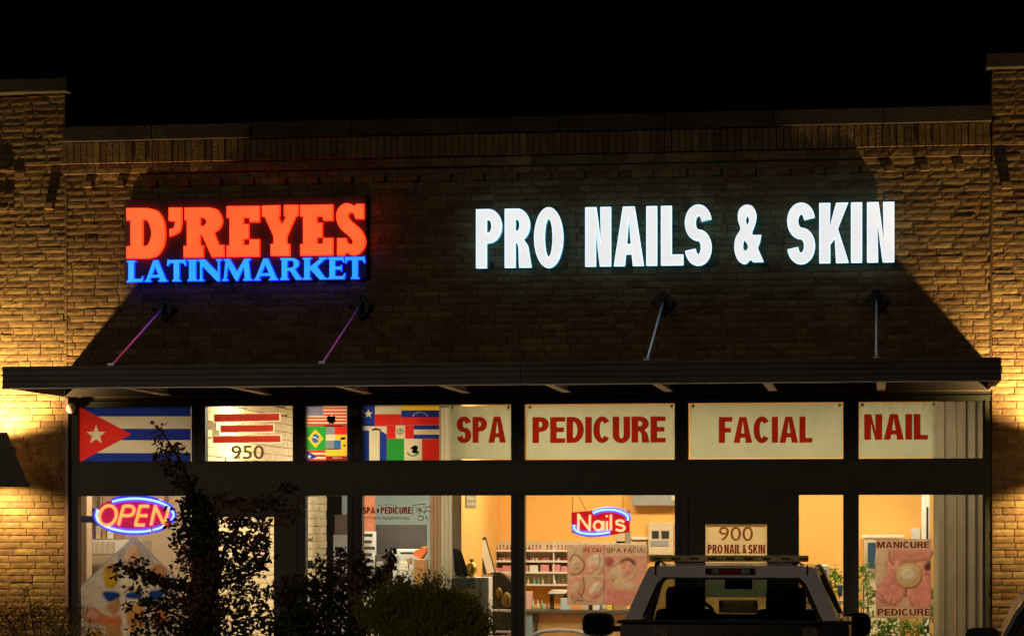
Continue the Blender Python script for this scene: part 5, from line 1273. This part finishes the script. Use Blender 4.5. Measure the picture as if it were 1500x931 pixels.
shrub('rounded olive green shrub in front of the spa lettering', 625, -3.2, [(575, 900, 38, 28, 1900), (620, 888, 45, 28, 2400), (660, 900, 42, 26, 2200), (640, 925, 70, 32, 3800), (590, 930, 50, 28, 2200), (693, 918, 26, 20, 500), (600, 872, 26, 14, 350), (655, 876, 22, 12, 260), (712, 928, 14, 12, 140), (560, 885, 18, 16, 250), (548, 905, 24, 22, 500), (585, 866, 12, 10, 120), (632, 862, 10, 9, 90), (676, 884, 20, 10, 160), (704, 906, 12, 8, 70)], [m_needle, m_needle], .055, .2, 34, up=-1.3)
shrub('dark loose shrub between the tree and the olive shrub', 490, -2.9, [(445, 880, 40, 34, 500), (480, 860, 30, 26, 350), (520, 850, 30, 26, 350), (500, 910, 60, 34, 900), (430, 920, 36, 24, 500), (550, 850, 24, 24, 250), (570, 822, 10, 14, 60), (500, 820, 12, 20, 80), (470, 825, 14, 14, 50), (525, 818, 12, 12, 36), (575, 812, 8, 6, 14), (455, 850, 20, 14, 80), (415, 868, 20, 18, 120), (500, 806, 7, 7, 14), (562, 840, 14, 12, 60), (590, 850, 12, 8, 40), (425, 842, 12, 10, 30)], [m_leaf, m_leafr], .064, .5, 0)
shrub('low reddish shrub at the left below the wall lamp', 60, -2.6, [(20, 915, 26, 20, 380), (55, 905, 26, 20, 360), (90, 915, 28, 22, 380), (70, 932, 70, 20, 700), (115, 900, 14, 14, 110), (42, 868, 9, 8, 26), (58, 890, 14, 12, 80), (80, 892, 12, 12, 60), (30, 892, 14, 10, 60), (135, 925, 20, 14, 160), (8, 898, 10, 10, 50), (100, 888, 8, 10, 26)], [m_leafr, m_bush], .034, .4, 5)

# ------------------------------------------------------------------ pickup truck
def pickup():
    YC = -6.4; LOT = -.16
    cx = (at(912, 905, YC).x + at(1232, 905, YC).x) / 2
    t = thing('pickup_truck', 'white pickup truck with dark tailgate and roof bar parked facing the salon door', 'pickup truck', (cx, YC, LOT))
    paint = mat('white_car_paint', (.84, .82, .84), .32, var=.04, coat=.5); blk = mat('car_black', (.006, .006, .007), .6)
    zb = at(1078, 918, YC).z; zr = at(1078, 831, YC).z          # cab side bottom, roof edge
    hb = (at(1232, 905, YC).x - at(912, 905, YC).x) / 2; ht = hb * .76
    rf = zr + .018
    def hw(z):                                                     # cab half width at a height
        s = min(1, max(0, (z - zb) / (zr - zb))); return hb + (ht - hb) * (s ** 1.12)
    def seg(s, n=10):
        return [(cx + s * hw(zb + (zr - zb) * i / n), zb + (zr - zb) * i / n) for i in range(n + 1)]
    # rear panel of the cab with its window opening
    Ls = seg(-1); Rs = seg(1)
    roof = [(cx + ht * math.cos(R(a)) , zr + .018 * math.sin(R(a)) ** .7 if 0 < a < 180 else zr) for a in range(12, 169, 12)]
    outer = Ls + [(cx - ht + .02, zr + .008)] + roof[::-1] + [(cx + ht - .02, zr + .008)] + Rs[::-1]
    wz0 = zb + .02; wz1 = zr - .075
    hole = smooth_outline([(cx - hw(wz0) + .12, wz0), (cx - hw(wz1) + .10, wz1 - .05), (cx - hw(wz1) + .15, wz1), (cx + hw(wz1) - .15, wz1), (cx + hw(wz1) - .10, wz1 - .05), (cx + hw(wz0) - .12, wz0)])
    m = M(); m.shape([outer, hole], XZ, YC, YC + .06)
    # roof skin, sides and pillars
    n = 9; ys = [YC + .06, YC + .5, YC + 1.0, YC + 1.35]
    prof = [outer[i] for i in range(10, len(outer) - 10)]
    k = len(m.v); N = len(prof)
    for j, y in enumerate(ys):
        for (x, z) in prof: m.v.append((cx + (x - cx) * (1 - .012 * j), y, z + (.004 if 0 < j < 3 else 0) - (.03 if j == 3 else 0)))
    for j in range(3):
        for i in range(N - 1): a = k + j * N + i; m.f.append((a, a + 1, a + N + 1, a + N)); m.m.append(0)
    cab = m.build('cab', paint, t, smooth=True)
    # side frames (door with window opening) each side
    for s in (-1, 1):
        fz = lambda y, z, d: (cx + s * (hw(z) - d), y, z)
        o = [(YC + .05, zb), (YC + .05, zr - .01), (YC + 1.3, zr - .01), (YC + 2.05, zb)]
        h_ = [(YC + .2, zb + .06), (YC + .22, zr - .07), (YC + 1.25, zr - .07), (YC + 1.85, zb + .06)]
        m = M(); m.shape([o, h_], fz, 0.002, .05); d = m.build('door', paint, t)
        m = M(); m.shape([[(a + (.01 if i < 2 else -.01), b) for i, (a, b) in enumerate(h_)]], fz, .02, .024); m.build('door_glass', glass('car_glass', (.42, .43, .45)), d)
        m = M(); m.tube([(cx + s * (hb - .03), YC + 2.0, zb), (cx + s * (ht + .0), YC + 1.32, zr - .02)], .035); m.build('windscreen_pillar', paint, t, smooth=True)
    m = M(); m.shape([[(cx - hw(wz0) + .1, wz0 - .01), (cx - hw(wz1) + .08, wz1 + .01), (cx + hw(wz1) - .08, wz1 + .01), (cx + hw(wz0) - .1, wz0 - .01)]], XZ, YC + .035, YC + .04); m.build('rear_window', glass('car_rear_glass', (.52, .54, .55)), t)
    # black ceramic border
    hole2 = [(cx + (x - cx) * .94, wz0 + .0 + (z - wz0) * .93 + .01) for x, z in hole]
    hole1 = [(cx + (x - cx) * .999, z) for x, z in hole]
    m = M(); m.shape([hole1, hole2], XZ, YC + .02, YC + .03); m.build('window_seal', blk, t)
    m = M(); m.quad((cx - ht, YC + 1.36, zr - .05), (cx + ht, YC + 1.36, zr - .05), (cx + hb - .06, YC + 2.1, zb + .02), (cx - hb + .06, YC + 2.1, zb + .02)); m.build('windscreen', glass('car_front_glass', (.68, .74, .72)), t)
    # seams in the roof corners
    m = M()
    for s in (-1, 1): m.box(cx + s * (ht - .055) - .006, YC - .004, zr - .06, cx + s * (ht - .055) + .006, YC + .001, zr + .025)
    m.build('roof_seam', blk, t)
    # brake light
    q = rect(1033, 833, 1106, 843, YC - .01)
    m = M(); zc = zr - .028
    m.box(q[0], YC - .018, zc - .026, q[2], YC - .001, zc + .026, 0, bev=.008)
    bl = m.build('brake_light', mat('brake_housing', (.05, .004, .006), .2, coat=1), t)
    m = M(); W_ = q[2] - q[0]
    m.box(q[0] + W_ * .3, YC - .024, zc - .018, q[0] + W_ * .7, YC - .0185, zc + .018, 0); m.box(q[0] + W_ * .14, YC - .024, zc - .018, q[0] + W_ * .28, YC - .0185, zc + .018, 1); m.box(q[0] + W_ * .72, YC - .024, zc - .018, q[0] + W_ * .9, YC - .0185, zc + .018, 1)
    m.build('lens', [mat('red_lens', (.30, .01, .02), .2, coat=1), mat('clear_lens', (.35, .33, .33), .2, coat=1)], bl)
    # interior: seats with headrests, mirror, dashboard
    for s in (-1, 1):
        m = M(); x = cx + s * .40
        m.box(x - .24, YC + .55, zb - .45, x + .24, YC + .72, zb + .12, bev=.05); st = m.build('seat', blk, t, smooth=True)
        m = M(); m.box(x - .16, YC + .56, zb + .07, x + .16, YC + .68, zb + .30, bev=.055); m.tube([(x - .05, YC + .62, zb), (x - .05, YC + .62, zb + .15)], .01); m.tube([(x + .05, YC + .62, zb), (x + .05, YC + .62, zb + .15)], .01)
        m.build('headrest', blk, st, smooth=True)
    m = M(); m.box(cx - .13, YC + 1.3, zr - .20, cx + .10, YC + 1.34, zr - .12, bev=.03); m.box(cx - .03, YC + 1.31, zr - .13, cx + .01, YC + 1.36, zr - .05); m.build('rear_view_mirror', blk, t, smooth=True)
    m = M(); m.box(cx - hb + .08, YC + 1.85, zb - .5, cx + hb - .08, YC + 2.15, zb + .03, bev=.04); m.build('dashboard', blk, t, smooth=True)
    m = M(); m.tube([(cx - .40 + .18 * math.cos(R(a)), YC + 1.6, zb - .02 + .18 * math.sin(R(a))) for a in range(0, 361, 20)], .015); m.build('steering_wheel', blk, t, smooth=True)
    # lower cab, hood, bed
    zl = LOT + .42
    m = M(); m.box(cx - hb, YC - .02, zl, cx + hb, YC + 2.1, zb - .003, bev=.05); m.box(cx - hb + .03, YC + 2.11, zl, cx + hb - .03, YC + 3.15, zb - .14, bev=.1); m.build('body', paint, t, smooth=True)
    YT = -8.35; tb = at(902, 910, YT).x; te = at(1250, 910, YT).x; zt = at(1078, 911, YT).z
    m = M(); m.box(tb + .03, YT + .07, zl, tb + .09, YC - .06, zt - .02, bev=.02); m.box(te - .09, YT + .07, zl, te - .03, YC - .06, zt - .02, bev=.02); m.box(tb + .1, YT + .1, zl, te - .1, YC - .07, zl + .12)
    m.build('bed', paint, t, smooth=True)
    m = M(); m.box(tb + .03, YT, zl + .05, te - .03, YT + .06, zt - .012, bev=.02)
    tgate = m.build('tailgate', mat('tailgate_black', (.010, .010, .011), .5, var=.3), t, smooth=True)
    m = M(); m.box(tb + .01, YT - .012, zt - .011, te - .01, YT + .075, zt + .012, bev=.01)
    for i in range(60):
        x = tb + .04 + (te - tb - .08) * i / 59; m.box(x, YT - .004, zt + .0125, x + .012, YT + .05, zt + .017)
    m.build('rail_cap', blk, tgate)
    for a, b in ((958, 979), (1176, 1198)):
        q = rect(a, 919, b, 945, YT - .008); m = M(); m.box(q[0], YT - .010, q[1], q[2], YT - .001, q[3]); m.build('badge', mat('worn_badge', (.16, .12, .07), .4, .3, var=.9, scale=60), tgate)
    q = rect(1055, 918, 1088, 930, YT - .005); m = M()
    for i in range(5): m.box(q[0] + .01 + i * .03, YT - .006, q[1], q[0] + .03 + i * .03, YT - .001, q[1] + .03)
    m.build('emblem', mat('dull_chrome', (.05, .045, .04), .4, .5), tgate)
    for s, x in ((-1, tb + .03), (1, te - .03)):
        m = M(); m.box(x - .045, YT - .02, zl + .2, x + .045, YT + .065, zt - .1, bev=.01); m.build('tail_light', MATS['brake_housing'], t)
    m = M(); m.box(tb + .02, YT - .16, LOT + .38, te - .02, YT - .02, LOT + .54, bev=.03); m.build('bumper', mat('chrome', (.5, .5, .5), .25, .9), t, smooth=True)
    for y in (YT + .75, YC + 2.5):
        for s in (-1, 1):
            m = M(); m.lathe((0, 0, -.11), [(.18, 0), (.30, 0), (.345, .03), (.345, .19), (.30, .22), (.18, .22)], 0, 24)
            m.xf(Matrix.Translation((cx + s * (hb - .12), y, LOT + .345)) @ Matrix.Rotation(R(90), 4, 'Y')); wl = m.build('wheel', mat('tyre', (.02, .02, .02), .9), t, smooth=True)
            m = M(); m.lathe((0, 0, -.115), [(.05, 0), (.17, .01), (.178, .03), (.178, .20), (.17, .22), (.05, .23)], 0, 20); m.xf(Matrix.Translation((cx + s * (hb - .12), y, LOT + .345)) @ Matrix.Rotation(R(90), 4, 'Y')); m.build('rim', MATS['chrome'], wl, smooth=True)
    # mirrors
    for a, b in ((853, 899), (1237, 1276)):
        Ym = YC + 1.75; q = rect(a, 897, b, 931, Ym); mx_, mz = (q[0] + q[2]) / 2, (q[1] + q[3]) / 2; W_, H_ = (q[2] - q[0]) / 2, (q[3] - q[1]) / 2
        o = [(mx_ + W_ * abs(math.cos(R(u))) ** .6 * (1 if math.cos(R(u)) > 0 else -1), mz + H_ * abs(math.sin(R(u))) ** .6 * (1 if math.sin(R(u)) > 0 else -1)) for u in range(0, 360, 12)]
        m = M(); m.shape([o], XZ, Ym, Ym + .09)
        xi = cx + (hb - .03) * (-1 if a < 1000 else 1)
        m.box(min(xi, mx_), Ym + .02, mz - .06, max(xi, mx_), Ym + .07, mz - .01); sm = m.build('side_mirror', blk, t, smooth=True)
        m = M(); m.shape([[(mx_ + (x - mx_) * .86, mz + (z - mz) * .84) for x, z in o]], XZ, Ym - .004, Ym - .001); m.build('mirror_glass', mat('mirror_dark', (.012, .012, .014), .12), sm)
    # light bar on feet
    Yb = YC + .45; q = rect(951, 813, 1184, 822, Yb)
    bar = M(); zc = (q[1] + q[3]) / 2; hh = (q[3] - q[1]) / 2
    bar.box(q[0], Yb, zc - hh, q[2], Yb + .12, zc + hh, bev=.012)
    for i in range(9): x = q[0] + .03 + (q[2] - q[0] - .1) * i / 8; bar.box(x, Yb - .004, zc - hh * .4, x + .07, Yb - .0005, zc + hh * .3, 1)
    bo = bar.build('roof_bar', [mat('bar_metal', (.75, .58, .26), .4, .0, var=.4, scale=12), mat('bar_lens', (.12, .10, .05), .2)], t)
    for x in (q[0] + .07, q[2] - .1):
        m = M(); m.tube([(x, Yb + .06, zc - hh), (x - .02, Yb + .06, rf - .01)], .018); m.tube([(x, Yb + .04, zc - hh + .01), (x + .07, Yb + .03, rf - .012)], .007); m.build('foot', blk, bo)
pickup()
# ------------------------------------------------------------------ second car at the right edge
def sedan():
    Y = -9.6; LOT = -.16; cx = at(1585, 900, Y).x
    t = thing('parked_car', 'light coloured car at the lower right edge with a warm reflection coloured into its rear window', 'car', (cx, Y, LOT))
    paint = mat('silver_car_paint', (.40, .38, .36), .25, .2, coat=.6); blk = MATS['car_black']
    def pz(px, py): q = at(px, py, Y); return (q.x, q.z)
    half = [pz(1457, 960), pz(1462, 944), pz(1472, 922), pz(1486, 897), pz(1501, 876), pz(1516, 865), pz(1534, 859), pz(1560, 856)]
    outer = half + [(2 * cx - x, z) for x, z in half[::-1]]
    inn = [(cx + (x - cx) * .88, LOT + .9 + (z - LOT - .9) * .90) for x, z in outer]
    inn = [p for p in inn if p[1] > pz(1452, 955)[1]]
    ring2 = [(cx + (x - cx) * .955, LOT + .9 + (z - LOT - .9) * .962) for x, z in outer]
    m = M(); m.shape([outer, ring2], XZ, Y, Y + .06)
    k_ = len(m.v)
    for y_, f_ in ((Y + .061, .985), (Y + .8, .90), (Y + 1.6, .86), (Y + 2.2, .80)): m.v += [(cx + (x - cx) * f_, y_, LOT + .9 + (z - LOT - .9) * (.99 if y_ < Y + 1.7 else .8)) for x, z in outer]
    n_ = len(outer)
    for j_ in range(3):
        for i_ in range(n_ - 1): a_ = k_ + j_ * n_ + i_; m.f.append((a_, a_ + 1, a_ + n_ + 1, a_ + n_)); m.m.append(0)
    m.build('roof_frame', paint, t, smooth=True)
    m = M(); m.shape([[(cx + (x - cx) * .998, z - .002) for x, z in ring2], inn], XZ, Y + .01, Y + .04); m.build('window_seal', blk, t)
    m = M(); m.shape([inn], XZ, Y + .03, Y + .034); m.build('rear_window', mat('warm_reflection_glass', (.20, .13, .05), .12, .6), t)  # tan reflection is put into the base colour of the pane
    bz = pz(1452, 958)[1]; hwid = cx - outer[0][0]
    m = M(); m.box(cx - hwid + .04, Y - .9, LOT + .3, cx + hwid - .04, Y + 3.2, bz, bev=.12); m.build('body', paint, t, smooth=True)
    q = at(1440, 925, Y + 1.7); m = M(); o = [(q.x + .12 * math.copysign(abs(math.cos(R(u))) ** .6, math.cos(R(u))), q.z - .03 + .06 * math.copysign(abs(math.sin(R(u))) ** .6, math.sin(R(u)))) for u in range(0, 360, 15)]
    m.shape([o], XZ, q.y, q.y + .08); m.box(q.x, q.y + .02, q.z - .08, q.x + .25, q.y + .06, q.z - .04); m.build('side_mirror', blk, t, smooth=True)
    for y in (Y - .1, Y + 2.4):
        for s in (-1, 1):
            m = M(); m.lathe((0, 0, -.1), [(.17, 0), (.28, 0), (.32, .03), (.32, .17), (.28, .2), (.17, .2)], 0, 20); m.xf(Matrix.Translation((cx + s * (hwid - .05), y, LOT + .32)) @ Matrix.Rotation(R(90), 4, 'Y')); m.build('wheel', MATS['tyre'], t, smooth=True)
sedan()
